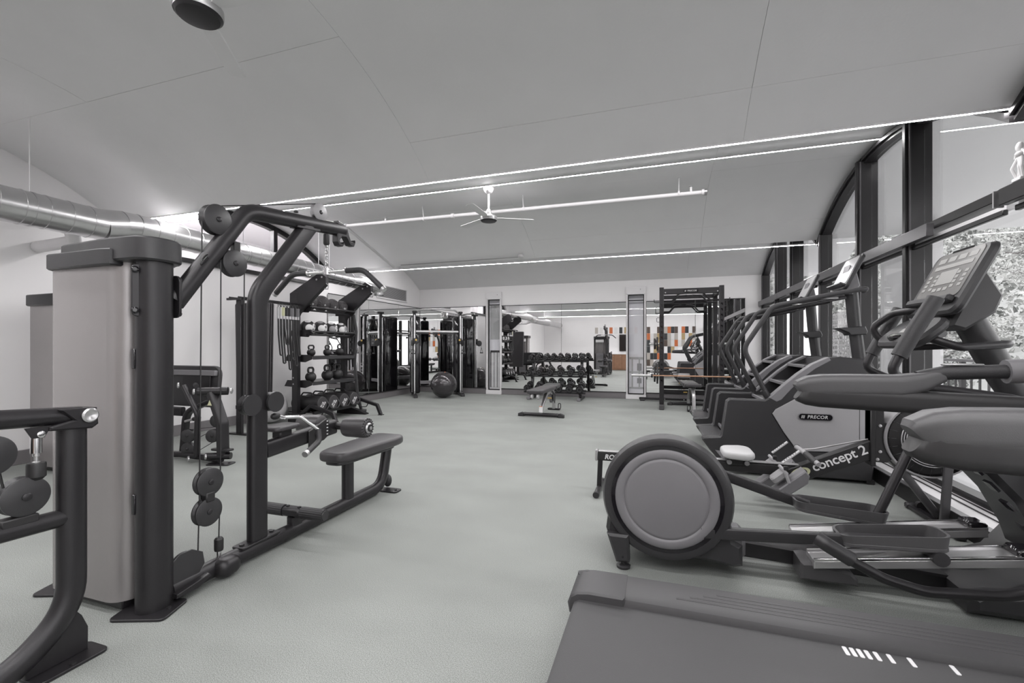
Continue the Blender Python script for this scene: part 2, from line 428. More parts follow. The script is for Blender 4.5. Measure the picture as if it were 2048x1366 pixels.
# ---- mirrors
def mirror(name, label, panes, fixed, axis, z0=0.155, z1=2.262):
    t = thing(name, label, 'mirror', ((panes[0][0]+panes[-1][1])/2, fixed, z0) if axis == 'x' else (fixed, (panes[0][0]+panes[-1][1])/2, z0), 'wall mirrors')
    for a, b in panes:
        if axis == 'x': G().box(((a+b)/2, fixed, (z0+z1)/2), (b-a-0.005, 0.008, z1-z0), bev=0.002).build('mirror_panel', 'mirror', t)
        else: G().box((fixed, (a+b)/2, (z0+z1)/2), (0.008, b-a-0.005, z1-z0), bev=0.002).build('mirror_panel', 'mirror', t)
    a, b = panes[0][0], panes[-1][1]
    for zz, nm in ((z1+0.006, 'top_channel'), (z0-0.005, 'bottom_channel')):
        if axis == 'x': G().box(((a+b)/2, fixed-0.002, zz), (b-a, 0.02, 0.014)).build(nm, 'black_frame', t)
        else: G().box((fixed+0.002, (a+b)/2, zz), (0.02, b-a, 0.014)).build(nm, 'black_frame', t)
mirror('wall_mirror', 'tall wall mirror behind the cable trainer on the wall with the air grille', [(7.3, 8.6), (8.6, 9.82), (9.82, YB-0.02)], XL+0.03, 'y')
mirror('wall_mirror', 'wall mirror in the corner behind the cable trainer, beside a narrow window', [(XL+0.04, W1[0]-0.05)], YB-0.028, 'x')
mirror('wall_mirror', 'wide wall mirror behind the dumbbell rack', [(W1[1]+0.01, -2.3), (-2.3, W2[0]-0.02)], YB-0.028, 'x')
mirror('wall_mirror', 'wall mirror behind the black squat rack', [(W2[1]+0.03, 0.75), (0.75, 1.76)], YB-0.028, 'x')

# ---- two narrow windows in the mirror wall
for i, (x0, x1) in enumerate((W1, W2)):
    c = (x0+x1)/2; w = x1-x0
    t = bpy.data.objects.new('window_%d' % (i+1), None); COL.objects.link(t); t.location = (c, YB, 0); t['_o'] = (c, YB, 0); t['kind'] = 'structure'
    for s_ in (-1, 1): G().box((c+s_*(w/2-0.0), YB-0.02, 1.225), (0.035, 0.1, 2.45), bev=0.003).build('jamb', 'trim_white', t)
    G().box((c, YB-0.02, 2.53), (w+0.035, 0.1, 0.19), bev=0.004).build('roller_box', 'trim_white', t)
    G().box((c, YB-0.02, 0.05), (w+0.05, 0.12, 0.10), bev=0.004).build('window_sill', 'trim_white', t)
    z0, z1 = 0.12, 2.43
    for s_ in (-1, 1): G().box((c+s_*(w/2-0.03), YB+0.0, (z0+z1)/2), (0.018, 0.04, z1-z0)).build('sash', 'black_frame', t)
    for z in (z0, 2.30, z1): G().box((c, YB+0.0, z), (w-0.06, 0.04, 0.022)).build('sash_rail', 'black_frame', t)
    G().box((c, YB+0.004, (z0+z1)/2), (w-0.07, 0.006, z1-z0-0.02)).build('window_pane', 'window_glass', t)
    # frosted film and panels set behind the pane
    G().box((c, YB+0.10, 1.3), (w-0.02, 0.02, 2.5)).build('film_panel', 'blind', t)
    if i == 0:
        for k in range(3): G().box((c-0.085+k*0.085, YB+0.084, 0.62), (0.070, 0.012, 0.90), bev=0.003).build('panel_board', 'trim_white', t)
        for z in (1.10, 0.14): G().box((c, YB+0.086, z), (w-0.08, 0.008, 0.05)).build('panel_rail', 'frame_grey' if z > 1 else 'trim_white', t)
        G().box((c, YB+0.086, 0.62), (w-0.075, 0.004, 0.94)).build('panel_gap', 'frame_grey', t)
        G().box((c, YB+0.085, 1.86), (w-0.09, 0.006, 0.9)).build('upper_reflection', 'light_grey', t)  # grey sheet stands in for the room reflected in the upper glass
    else:
        for z, h in ((0.95, 0.05), (0.25, 0.04), (0.62, 0.03)): G().box((c, YB+0.086, z), (w-0.09, 0.006, h)).build('print_bar', 'light_grey', t)
        for x in (-0.09, 0.07): G().box((c+x, YB+0.085, 0.60), (0.035, 0.006, 0.72)).build('print_bar', 'light_grey', t)
        G().box((c+0.07, YB+0.084, 0.74), (0.10, 0.006, 0.17)).build('print_block', 'plastic_grey', t); G().box((c+0.07, YB+0.084, 0.42), (0.10, 0.006, 0.12)).build('print_block', 'plastic_grey', t)
    G().box((c+0.1, YB-0.075, 2.55), (0.012, 0.01, 0.012)).build('screw', 'black_matte', t)

# ---- the big window wall: posts, arched heads, transom, glass
wn = 3
def bay(c, parent):
    lo, hi = c-HALF, c+HALF
    posts = [lo+1.18, hi-1.46]
    n = 20; d = 0.10
    ys = [lo+0.02 + (hi-lo-0.04)*i/n for i in range(n+1)]
    # arched head
    vs = []; fs = []
    for y in ys:
        z = zc(min(max(y, lo+1e-3), hi-1e-3)); 
        sl = (y-c)/math.sqrt(RAD*RAD-(y-c)**2); k = 0.085*math.sqrt(1+sl*sl)
        vs += [(XR-0.05, y, z-k), (XR+0.06, y, z-k), (XR+0.06, y, z+0.01), (XR-0.05, y, z+0.01)]
    for i in range(n):
        for q in range(4): fs.append((i*4+q, i*4+(q+1) % 4, i*4+4+(q+1) % 4, i*4+4+q))
    fs += [(0,1,2,3), (n*4+3, n*4+2, n*4+1, n*4)]
    G().add(vs, fs).build('arched_head', 'black_frame', parent)
    vs = []; 
    for y in ys:
        z = zc(min(max(y, lo+1e-3), hi-1e-3)); sl = (y-c)/math.sqrt(RAD*RAD-(y-c)**2); k = math.sqrt(1+sl*sl)
        vs += [(XR-0.075, y, z-0.06*k), (XR-0.05, y, z-0.06*k), (XR-0.05, y, z-0.03*k), (XR-0.075, y, z-0.03*k)]
    G().add(vs, fs).build('head_bead', 'black_frame', parent)
    for y in posts:
        zt = zc(y) - 0.02
        G().box((XR, y, (0.11+zt)/2), (0.16, 0.085, zt-0.11), bev=0.006).build('mullion', 'black_frame', parent)
        G().box((XR-0.095, y, (0.11+zt)/2), (0.03, 0.05, zt-0.11-0.05), bev=0.004).build('mullion_cap', 'black_frame', parent)
        G().box((XR-0.085, y-0.05, (0.11+zt)/2), (0.012, 0.012, zt-0.2)).build('bead', 'frame_grey', parent)
        G().box((XR-0.03, y+0.06, (0.11+zt)/2), (0.05, 0.03, zt-0.2)).build('bead', 'black_frame', parent)
    for y in [hi-(0.14 if c > 3 else 0.32)] + ([lo+0.06] if c < -1 else []):
        zt = V0 + 0.03
        G().box((XR, y, (0.11+zt)/2), (0.14, 0.085, zt-0.11), bev=0.006).build('valley_post', 'black_frame', parent)
        G().box((XR-0.08, y-0.03, (0.11+zt)/2), (0.02, 0.02, zt-0.11)).build('bead', 'frame_grey', parent)
    cut = [lo-(0.14 if c > 6 else 0.32)] + posts + [hi-(0.14 if c > 3 else 0.32)]
    for a, b in zip(cut, cut[1:]):
        a2, b2 = a+0.045, b-0.045
        G().box((XR+0.02, (a2+b2)/2, 1.13), (0.008, b2-a2, 2.02)).build('window_pane', 'window_glass', parent)
        m = 8; poly = [(a2, 2.24), (b2, 2.24)] + [(b2+(a2-b2)*i/m, zc(max(lo+1e-3, b2+(a2-b2)*i/m))-0.09) for i in range(m+1)]
        G().prism(poly, (XR+0.02, 0, 0), (0,1,0), (0,0,1), 0.008).build('window_pane', 'window_glass', parent)
    G().box((XR, c, 2.19), (0.12, 2*HALF-0.1, 0.07), bev=0.004).build('rail', 'black_frame', parent)
    G().box((XR-0.05, c, 2.065), (0.03, 2*HALF-0.1, 0.035), bev=0.004).build('lower_rail', 'black_frame', parent)
    G().box((XR-0.02, c, 2.10), (0.05, 2*HALF-0.1, 0.03)).build('blind_channel', 'trim_white', parent)
    G().box((XR-0.01, c, 0.135), (0.1, 2*HALF-0.1, 0.05)).build('bottom_rail', 'black_frame', parent)
for c in CROWN[1:] + [CROWN[0]]:
    t = bpy.data.objects.new('window_%d' % wn, None); COL.objects.link(t); t.location = (XR, c, 0); t['_o'] = (XR, c, 0); t['kind'] = 'structure'; wn += 1
    bay(c, t)
tr = struct(G().box((2.035, 7.65, 2.137), (0.05, 6.45, 0.104), bev=0.004).build('trim_2', 'frame_grey'))
G().box((2.035, 3.05+0.62, 2.137), (0.052, 0.012, 0.106)).build('joint_cover', 'silver', tr)
G().box((2.035, 9.25, 2.137), (0.052, 0.006, 0.106)).build('joint_cover', 'black_frame', tr)
G().box((2.035, 2.25, 2.137), (0.05, 2.75, 0.104), bev=0.004).build('trim_board', 'black_frame', tr)
for y in (4.43+0.5, 5.93, 8.6, 9.75, 7.33, 3.67, 10.8): G().box((2.07, y, 2.137), (0.03, 0.06, 0.06)).build('bracket', 'black_frame', tr)

# ---- clerestory arch in the left wall
t = bpy.data.objects.new('window_%d' % wn, None); COL.objects.link(t); t.location = (XL, 5.5, 2.4); t['_o'] = (XL, 5.5, 2.4); t['kind'] = 'structure'; wn += 1
n = 20; vs = []; fs = []
lo, hi = 3.67, 7.33
for i in range(n+1):
    y = lo+0.02+(hi-lo-0.04)*i/n; z = zc(min(max(y, lo+1e-3), hi-1e-3)); sl = (y-5.5)/math.sqrt(RAD*RAD-(y-5.5)**2); k = 0.08*math.sqrt(1+sl*sl)
    vs += [(XL-0.06, y, z-k), (XL+0.03, y, z-k), (XL+0.03, y, z+0.01), (XL-0.06, y, z+0.01)]
for i in range(n):
    for q in range(4): fs.append((i*4+q, i*4+(q+1) % 4, i*4+4+(q+1) % 4, i*4+4+q))
G().add(vs, fs).build('arched_head', 'black_frame', t)
G().box((XL, 5.5, 2.41), (0.08, 3.5, 0.06), bev=0.004).build('sill_rail', 'black_frame', t)
cut = [3.72, 4.95, 6.02, 7.28]
for y in cut[1:3]: G().box((XL, y, (2.44+zc(y)-0.02)/2), (0.08, 0.08, zc(y)-0.02-2.44), bev=0.004).build('mullion', 'black_frame', t)
for a, b in zip(cut, cut[1:]):
    a2, b2 = a+0.02, b-0.02; m = 8
    poly = [(a2, 2.44), (b2, 2.44)] + [(b2+(a2-b2)*i/m, max(zc(b2+(a2-b2)*i/m)-0.06, 2.46)) for i in range(m+1)]
    G().prism(poly, (XL-0.02, 0, 0), (0,1,0), (0,0,1), 0.008).build('window_pane', 'clerestory_glass', t)
# the bright room behind the clerestory
g = G(); g.box((XL-2.6, 5.5, 3.0), (0.1, 6.0, 3.0)).box((XL-1.35, 5.5, 3.6), (2.4, 5.9, 0.08)).box((XL-1.35, 2.55, 2.9), (2.4, 0.1, 1.4)).box((XL-1.35, 8.45, 2.9), (2.4, 0.1, 1.4))
g.box((XL-1.0, 3.95, 2.9), (0.18, 0.18, 1.4)).box((XL-1.35, 5.5, 2.2), (2.4, 5.9, 0.08))
struct(g.build('wall_far', 'wall_white'))
for x, y in ((XL-0.7, 5.3), (XL-1.6, 5.0)):
    t = thing('tube_lamp', ['short glowing tube lamp just behind the clerestory glass', 'glowing tube lamp deeper in the room behind the clerestory'][x < XL-1], 'ceiling light', (x, y, 3.3), 'lamps beyond the clerestory')
    G().box((x, y, 3.3), (0.9, 0.03, 0.03)).build('tube', 'led', t); G().box((x, y, 3.44), (0.02, 0.02, 0.25)).build('hanger', 'trim_white', t); G().box((x, y, 3.325), (0.9, 0.04, 0.02)).build('housing', 'trim_white', t)
# ================================================================== OUTSIDE THE WINDOWS
struct(G().box((3.5, 5.0, -0.06), (2.6, 20, 0.1)).build('balcony_deck', 'deck'))
struct(G().box((30, 10, -0.9), (52, 60, 0.2)).build('ground', 'snow_ground'))
# balcony railing
rl = thing('balcony_railing', 'black metal balcony railing with upright bars outside the tall windows', 'railing', (4.45, 6.5, 0))
G().box((4.45, 6.5, 1.0), (0.06, 12, 0.045), bev=0.004).build('top_rail', 'frame_grey', rl)
G().box((4.45, 6.5, 0.88), (0.03, 12, 0.03)).build('middle_rail', 'frame_grey', rl)
G().box((4.45, 6.5, 0.12), (0.04, 12, 0.04)).build('bottom_rail', 'frame_grey', rl)
m0 = None
for i in range(60):
    y = 0.8 + i*0.19
    if m0 is None: m0 = G().box((4.45, 6.5, 0.5), (0.022, 0.022, 0.74)).build('baluster', 'black_frame', rl); o = m0
    else: o = m0.copy(); COL.objects.link(o)
    o.location = (0, y-6.5, 0)
for y in (1.0, 3.6, 6.2, 8.8, 11.4): G().box((4.45, y, 0.49), (0.06, 0.06, 0.98)).build('post', 'black_frame', rl)
# white fin walls and the lattice screen beyond the far panes
for k, (y0, y1) in enumerate(((7.05, 8.35), (11.1, 14.5))):
    o = G().box((3.3, (y0+y1)/2, 1.4), (0.15, y1-y0, 2.8)).build('fin_wall', 'render_white')
    tag(o, ['plain white rendered wall outside the window beside the elliptical console', 'plain white rendered wall outside the windows by the squat rack'][k], 'wall')
la = thing('lattice_screen', 'grey lattice screen outside the window behind the stair climbers', 'screen', (3.35, 9.75, 0))
G().box((3.35, 8.42, 1.0), (0.08, 0.08, 2.0)).build('post', 'lattice', la); G().box((3.35, 11.02, 1.0), (0.08, 0.08, 2.0)).build('post', 'lattice', la)
sl = None
for i in range(17):
    z = 0.25 + i*0.1
    o = G().box((3.35, 9.72, z), (0.02, 2.55, 0.028)).build('slat', 'lattice', la) if sl is None else sl.copy()
    if sl is None: sl = o; z00 = z
    else: COL.objects.link(o); o.location = (0, 0, z-z00)
sl = None
for i in range(19):
    y = 8.6 + i*0.125
    o = G().box((3.372, y, 1.05), (0.02, 0.022, 1.7)).build('upright_slat', 'lattice', la) if sl is None else sl.copy()
    if sl is None: sl = o; y00 = y
    else: COL.objects.link(o); o.location = (0, y-y00, 0)
# trees
def tree(label, x, y, h, sp, nleaf, mleaf, seed, lean=0.0, low=0.15):
    rnd = random.Random(seed)
    t = thing('garden_tree', label, 'tree', (x, y, -0.8), 'trees beyond the balcony')
    g = G(); tips = []
    def branch(p, d, L, r, lev):
        n = 5; path = [p]; q = p.copy(); dd = d.copy()
        for i in range(n):
            dd = (dd + V(rnd.uniform(-.22, .22), rnd.uniform(-.22, .22), rnd.uniform(-.1, .16))).normalized(); q = q + dd*(L/n); path.append(q.copy())
        g.sweep(path, oval(r, r, 6), scl=[1-0.75*i/n for i in range(n+1)])
        if lev >= 1: tips.extend(path[1:])
        if lev < 3:
            for k in range(4 if lev else 7):
                b = path[rnd.randint(2 if lev else 1, n)]; a = rnd.uniform(0, 2*PI)
                branch(b, V(math.cos(a), math.sin(a), rnd.uniform(0.0, 0.8)).normalized(), L*rnd.uniform(0.4, 0.62)*(sp if lev == 0 else 1), r*0.45, lev+1)
    branch(V(x, y, -0.8), V(lean, 0.05, 1).normalized(), h, h*0.022, 0)
    g.build('trunk', 'bark', t)
    vs = []; fs = []
    for i in range(nleaf):
        c = rnd.choice(tips) + V(rnd.gauss(0, .22), rnd.gauss(0, .22), rnd.gauss(0, .2)); s_ = rnd.uniform(0.025, 0.06)
        a = V(rnd.gauss(0,1), rnd.gauss(0,1), rnd.gauss(0,1)).normalized(); b = a.cross(V(rnd.gauss(0,1), rnd.gauss(0,1), rnd.gauss(0,1))).normalized()
        o = len(vs); vs += [c-a*s_, c+b*s_*0.5, c+a*s_, c-b*s_*0.5]; fs.append((o, o+1, o+2, o+3))
    lf = G(); lf.v = vs; lf.f = fs
    me = bpy.data.meshes.new('foliage'); me.from_pydata([tuple(v-V(x, y, -0.8)) for v in vs], [], fs); me.materials.append(MATS[mleaf])
    o = bpy.data.objects.new('foliage', me); COL.objects.link(o); o.parent = t; o['kind'] = 'stuff'
tree('low dark leafed bush growing right behind the balcony railing', 5.75, 12.4, 1.75, 0.62, 6000, 'leaf_dark', 3)
tree('leafy pale tree with fine twigs behind the elliptical console', 7.9, 16.3, 3.9, 0.62, 12000, 'leaf_pale', 1)
tree('tall pale tree with a leaning trunk at the foot of the slope behind the others', 11.3, 17.3, 5.2, 0.6, 12000, 'leaf_pale', 2, 0.05)
tree('small pale tree beside the near end of the railing', 8.6, 12.0, 2.6, 0.62, 9000, 'leaf_pale', 4)
tree('slender dark leafed tree seen through the lattice screen', 5.0, 20.2, 3.2, 0.55, 8000, 'leaf_dark', 5)
# pale overgrown slope behind the trees
g = G(); vs = []; fs = []; rnd = random.Random(5)
N = 26
for i in range(N+1):
    for j in range(N+1):
        a = i/N; b = j/N; x = 3.5 + 34*a; y = 22 + 16*b - 12*a*(1-b); hgt = -0.8 + 10.5*b**0.8 + rnd.uniform(-.35,.35)*(b > 0.02)
        vs.append((x, y, hgt))
for i in range(N):
    for j in range(N): k = i*(N+1)+j; fs.append((k, k+1, k+N+2, k+N+1))
struct(g.add(vs, fs).build('hillside', 'snow_ground'))
vs = []; fs = []
for i in range(42000):
    a = rnd.random(); b = rnd.random()**0.9; x = 3.5+34*a; y = 22+16*b-12*a*(1-b); c = V(x, y, -0.8+10.5*b**0.8) + V(0, -rnd.random()*0.8, rnd.random()*0.9)
    s_ = rnd.uniform(0.05, 0.17); u = V(rnd.gauss(0,1), rnd.gauss(0,.6), rnd.gauss(0,1)).normalized(); w = u.cross(V(rnd.gauss(0,.5), 1, rnd.gauss(0,.5))).normalized()
    o = len(vs); vs += [c-u*s_, c+w*s_*0.55, c+u*s_, c-w*s_*0.55]; fs.append((o, o+1, o+2, o+3))
me = bpy.data.meshes.new('undergrowth'); me.from_pydata([tuple(v) for v in vs], [], fs); me.materials.append(MATS['leaf_pale']); me.materials.append(MATS['leaf_dark'])
for k, p in enumerate(me.polygons): p.material_index = 1 if k % 3 == 0 else 0
o = bpy.data.objects.new('undergrowth', me); COL.objects.link(o); o['kind'] = 'stuff'; tag(o, 'pale tangled undergrowth covering the slope beyond the balcony', 'shrubs')
# ================================================================== CABLE MACHINES ON THE LEFT
def sweep_part(path, prof, name, m, parent, up=(0,0,1), **k): return G().sweep(path, prof, up=up, **k).build(name, m, parent)
def pulley(parent, c, r, th=0.03, axis=(1,0,0), name='pulley', m='plastic_dark'):
    h = th/2
    o = G().lathe([(0,-h),(r*0.93,-h),(r,-h+0.003),(r,-h+0.008),(r*0.86,-0.004),(r*0.86,0.004),(r,h-0.008),(r,h-0.003),(r*0.93,h),(0,h)], c, axis, 36).build(name, m, parent)
    b = V(c) + V(axis).normalized()*(h+0.003)
    G().lathe([(0,-0.004),(0.014,-0.004),(0.014,0.001),(0.009,0.004),(0,0.004)], b, axis, 12).build('bolt', 'black_metal', o)
    return o
def cable(parent, path, r=0.0032, m='black_matte'): return G().tube(path, r, 6).build('cable', m, parent)
def footplate(parent, c, w, d, rot=0):
    q = Quaternion((0,0,1), rot)
    o = G().prism(rrect(w, d, 0.025), (c[0], c[1], 0.006), q @ V(1,0,0), q @ V(0,1,0), 0.012, 0.002).build('foot_plate', 'black_metal', parent)
    G().cyl(V(c[0],c[1],0.012)+q@V(w*0.36,0,0), V(c[0],c[1],0.018)+q@V(w*0.36,0,0), 0.01, n=8).build('anchor_bolt', 'black_matte', o)
def tower(parent, x0, x1, y0, y1, h=1.69, lip=True):
    """weight stack tower: shroud round the back, cap, plates and guide rods inside, open to +Y"""
    r = 0.09
    out = [(x1, y1), (x1, y0+r)] + [(x1-r+r*math.cos(-a), y0+r+r*math.sin(-a)) for a in [PI/2*i/5 for i in range(1, 5)]] + [(x1-r, y0), (x0+r*0.6, y0)] + [(x0+r*0.6-r*0.6*math.sin(a), y0+r*0.6-r*0.6*math.cos(a)) for a in [PI/2*i/5 for i in range(1, 5)]] + [(x0, y0+r*0.6), (x0, y1)]
    g = G(); n = len(out); vs = []; fs = []
    for z in (0.05, h-0.1): vs += [(p[0], p[1], z) for p in out]
    for i in range(n-1): fs.append((i, i+1, n+i+1, n+i))
    cx, cy = (x0+x1)/2, (y0+y1)/2
    for z in (0.05, h-0.1): vs += [(p[0]+(cx-p[0])*0.03, p[1]+(cy+0.02-p[1])*0.05, z) for p in out]
    for i in range(n-1): fs.append((2*n+i, 2*n+i+1, 3*n+i+1, 3*n+i))
    for i in range(n-1): fs.append((i, i+1, 2*n+i+1, 2*n+i)); fs.append((n+i, n+i+1, 3*n+i+1, 3*n+i))
    fs.append((0, n, 3*n, 2*n)); fs.append((n-1, 2*n-1, 4*n-1, 3*n-1))
    g.add(vs, fs); sh = g.build('shroud', 'shroud', parent)
    st = G()
    for i in range(18): st.box(((x0+x1)/2, y1-0.12, 0.16+i*0.045), ((x1-x0)*0.62, 0.14, 0.041), bev=0.003)
    st.build('weight_stack', 'plastic_mid', parent)
    for s_ in (-1, 1):
        G().cyl(((x0+x1)/2+s_*0.12, y1-0.12, 0.05), ((x0+x1)/2+s_*0.12, y1-0.12, h-0.1), 0.0125, n=10).build('guide_rod', 'chrome', parent)
    G().box(((x0+x1)/2, y1-0.02, h-0.2), ((x1-x0)*0.7, 0.01, 0.12), bev=0.003).build('instruction_placard', 'white_plastic', parent)
    G().box(((x0+x1)/2, (y0+y1)/2, 0.035), (x1-x0-0.06, y1-y0-0.06, 0.05), bev=0.005).build('stack_base', 'black_metal', parent)

# ------------------------------------------------------------------ lat pulldown
LX = -2.2
lat = thing('lat_pulldown', 'black lat pulldown and row machine with tall grey shrouded tower', 'gym machine', (LX, 1.43, 0))
tower(lat, -2.795, -2.285, 1.355, 1.58)
post = G().sweep([(LX-0.005, 1.45, 0.012), (LX-0.005, 1.45, 1.60)], oval(0.062, 0.074, 24)).build('main_post', 'black_metal', lat)
G().sweep([(-2.78, 1.50, 0.012), (-2.78, 1.50, 1.59)], rrect(0.05, 0.09, 0.015)).build('rear_post', 'black_metal', lat)
# cap: long lobe over the tower that wraps round the post
capo = [(-2.80, 1.60), (-2.80, 1.44), (-2.73, 1.375), (-2.40, 1.345), (-2.27, 1.345)] + [(LX-0.005+0.088*math.sin(a), 1.45-0.108*math.cos(a)) for a in [PI*i/10 for i in range(1, 11)]] + [(-2.30, 1.60)]
cap = G().prism(capo, (0,0,1.64), (1,0,0), (0,1,0), 0.105, 0.008).build('tower_cap', 'plastic_dark', lat)
lip = [(-2.82, 1.50), (-2.82, 1.40), (-2.76, 1.335), (-2.36, 1.325), (-2.315, 1.335), (-2.305, 1.365), (-2.32, 1.45), (-2.60, 1.50)]
G().prism(lip, (0,0,1.605), (1,0,0), (0,1,0), 0.075, 0.006).build('cap_lip', 'plastic_dark', lat)
footplate(lat, (LX-0.005, 1.43), 0.24, 0.17, 0.35); footplate(lat, (-2.82, 1.42), 0.16, 0.14, 0.35)
# joint plates
pn = V(0.83,-0.55,0).normalized(); pe = V(0.55,0.83,0).normalized(); pc = V(LX-0.005,1.45,1.455) - pe*0.055 + pn*0.042
jp = G().prism(rrect(0.05, 0.235, 0.02), pc, pe, (0,0,1), 0.014, 0.004).build('joint_plate', 'black_metal', lat)
for z in (1.365, 1.545): G().lathe([(0,0),(0.015,0),(0.015,0.008),(0.008,0.014),(0,0.014)], V(pc.x, pc.y, z)-pe*0.012+pn*0.007, pn, 10).build('bolt', 'black_gloss', jp)
for z in (0.50, 1.15): G().box(V(LX-0.005,1.45,z)-pe*0.068+pn*0.02, (0.02, 0.02, 0.09), bev=0.003).build('hinge', 'black_gloss', post)
jp = G().prism(rrect(0.10, 0.20, 0.03), (LX, 1.531, 1.44), (1,0,0), (0,0,1), 0.012, 0.003).build('joint_plate', 'black_metal', lat)
for z in (1.36, 1.52): G().lathe([(0,0),(0.013,0),(0.013,0.008),(0.007,0.013),(0,0.013)], (LX+0.025, 1.537, z), (0,1,0), 10).build('bolt', 'black_matte', jp)
# overhead arm
arm = fillet([(LX,1.535,1.415), (LX,1.93,1.965), (LX,2.74,2.055)], 0.16, 8)
overhead = sweep_part(arm, oval(0.036, 0.046, 18), 'overhead_arm', 'black_metal', lat, up=(0,0,1))
for (y, z) in ((1.66, 1.64),):   # slot the cable passes through
    G().ball((LX+0.034, y, z), 0.028, 14, (0.12, 0.5, 1.3), Quaternion((1,0,0), -0.62)).build('cable_slot', 'black_gloss', overhead)
# hooks at the tip of the arm
hk = [(2.66,2.105),(2.755,2.085),(2.775,2.03),(2.80,1.985),(2.835,1.985),(2.845,2.005),(2.85,1.985),(2.835,1.955),(2.79,1.955),(2.765,1.985),(2.745,2.005),(2.70,2.0),(2.675,1.965),(2.685,1.95),(2.71,1.95),(2.72,1.965),(2.725,1.95),(2.71,1.93),(2.67,1.93),(2.65,1.955),(2.65,2.0)]
G().prism(hk, (LX,0,0), (0,1,0), (0,0,1), 0.05, 0.004).build('bar_hook', 'black_metal', lat)
# main upright
up_ = fillet([(LX,2.0,0.075), (LX,2.0,1.50), (LX,2.40,2.0)], 0.22, 8)
sweep_part(up_, rrect(0.062, 0.115, 0.025), 'upright', 'black_metal', lat, up=(0,1,0))
G().prism(rrect(0.075, 0.20, 0.01), (LX,2.37,1.975), (1,0,0), V(0,1,0.11).normalized(), 0.012).build('saddle_plate', 'black_metal', lat)
for y in (2.29, 2.45): G().lathe([(0,0),(0.014,0),(0.014,0.01),(0,0.014)], (LX, y, 2.06+(y-2.3)*0.11), (0,0,1), 10).build('arm_bolt', 'black_matte', lat)
# base beam with the upswept seat end
beam = fillet([(LX,1.51,0.055), (LX,1.86,0.055), (LX,2.25,0.05), (LX,3.22,0.05), (LX,3.30,0.375)], [0.8, 0.8, 0.16], 8)
sweep_part(beam, oval(0.040, 0.046, 18), 'base_beam', 'black_metal', lat)
bp = G().prism(rrect(0.085, 0.26, 0.012), (LX,2.0,0.097), (1,0,0), (0,1,0), 0.012, 0.002).build('upright_flange', 'black_metal', lat)
for y in (1.90, 2.10): G().lathe([(0,0),(0.014,0),(0.014,0.008),(0,0.013)], (LX, y, 0.103), (0,0,1), 6).build('bolt', 'black_matte', bp)
footplate(lat, (LX+0.03, 3.26), 0.22, 0.10, 0.0)
G().ball((LX, 3.305, 0.07), 0.045, 16, (0.8, 0.7, 1.2)).build('end_bumper', 'rubber', lat)
# seat
sp = sweep_part([(LX,2.79,0.06),(LX,2.79,0.365)], rrect(0.06, 0.10, 0.028), 'seat_post', 'black_metal', lat, up=(0,1,0))
so = []
for s_, ys in ((1, [2.60, 2.70, 3.1, 3.34]), (-1, [3.34, 3.1, 2.70, 2.60])):
    for y in ys: so.append((s_*(0.125 + 0.045*min(1, max(0, (y-2.6)/0.5))), y-2.97))
so = []
for i in range(32):
    a = 2*PI*i/32; cx = math.copysign(abs(math.cos(a))**0.45, math.cos(a)); sy = math.copysign(abs(math.sin(a))**0.35, math.sin(a))
    so.append((cx*(0.145 + 0.025*sy), sy*0.39))
G().pad(so, (LX, 2.97, 0.428), (1,0,0), (0,1,0), 0.07, 0.024).build('seat_pad', 'pad_vinyl', lat)
G().pad([(p[0]*0.7, p[1]*0.86) for p in so], (LX, 2.95, 0.38), (1,0,0), (0,1,0), 0.03, 0.01).build('seat_underplate', 'plastic_dark', lat)
# foot bar
sweep_part([(LX,2.28,0.06),(LX,2.28,0.135)], rrect(0.06, 0.09, 0.02), 'foot_bar_post', 'black_metal', lat, up=(0,1,0))
G().box((LX, 2.27, 0.165), (0.14, 0.07, 0.055), bev=0.012).build('foot_bar_clamp', 'black_metal', lat)
for s_ in (-1, 1):
    rib = [( (0.034+0.0025*(k % 2))*math.cos(2*PI*k/36), (0.034+0.0025*(k % 2))*math.sin(2*PI*k/36)) for k in range(36)]
    G().sweep([(LX+s_*0.07, 2.27, 0.165), (LX+s_*0.24, 2.27, 0.165)], rib).build('foot_roller', 'rubber', lat)
    G().lathe([(0,0),(0.03,0),(0.028,0.006),(0,0.006)], (LX+s_*0.24, 2.27, 0.165), (s_,0,0), 18).build('roller_cap', 'plastic_dark', lat)
for x in (-0.045, 0.045): G().lathe([(0,0),(0.011,0),(0.011,0.008),(0,0.012)], (LX+x, 2.27, 0.192), (0,0,1), 8).build('clamp_bolt', 'black_matte', lat)
# knee arm, adjuster plate and rollers
sweep_part([(LX,2.05,0.60),(LX,2.42,0.625),(LX,2.64,0.64)], rrect(0.055, 0.10, 0.02), 'knee_arm', 'black_metal', lat)
G().prism([(2.36,0.55),(2.50,0.575),(2.545,0.60),(2.545,0.70),(2.52,0.715),(2.36,0.655)], (LX+0.035,0,0), (0,1,0), (0,0,1), 0.012, 0.003).build('adjuster_plate', 'black_matte', lat)
for k in range(5): G().box((LX+0.042, 2.525, 0.61+k*0.022), (0.003, 0.012, 0.006)).build('scale_mark', 'white_print', lat)
G().lathe([(0,0),(0.016,0),(0.016,0.012),(0,0.016)], (LX+0.041, 2.43, 0.62), (1,0,0), 10).build('pivot_bolt', 'black_matte', lat)
G().cyl((LX-0.31,2.64,0.645), (LX+0.31,2.64,0.645), 0.026, n=16).build('roller_axle', 'black_metal', lat)
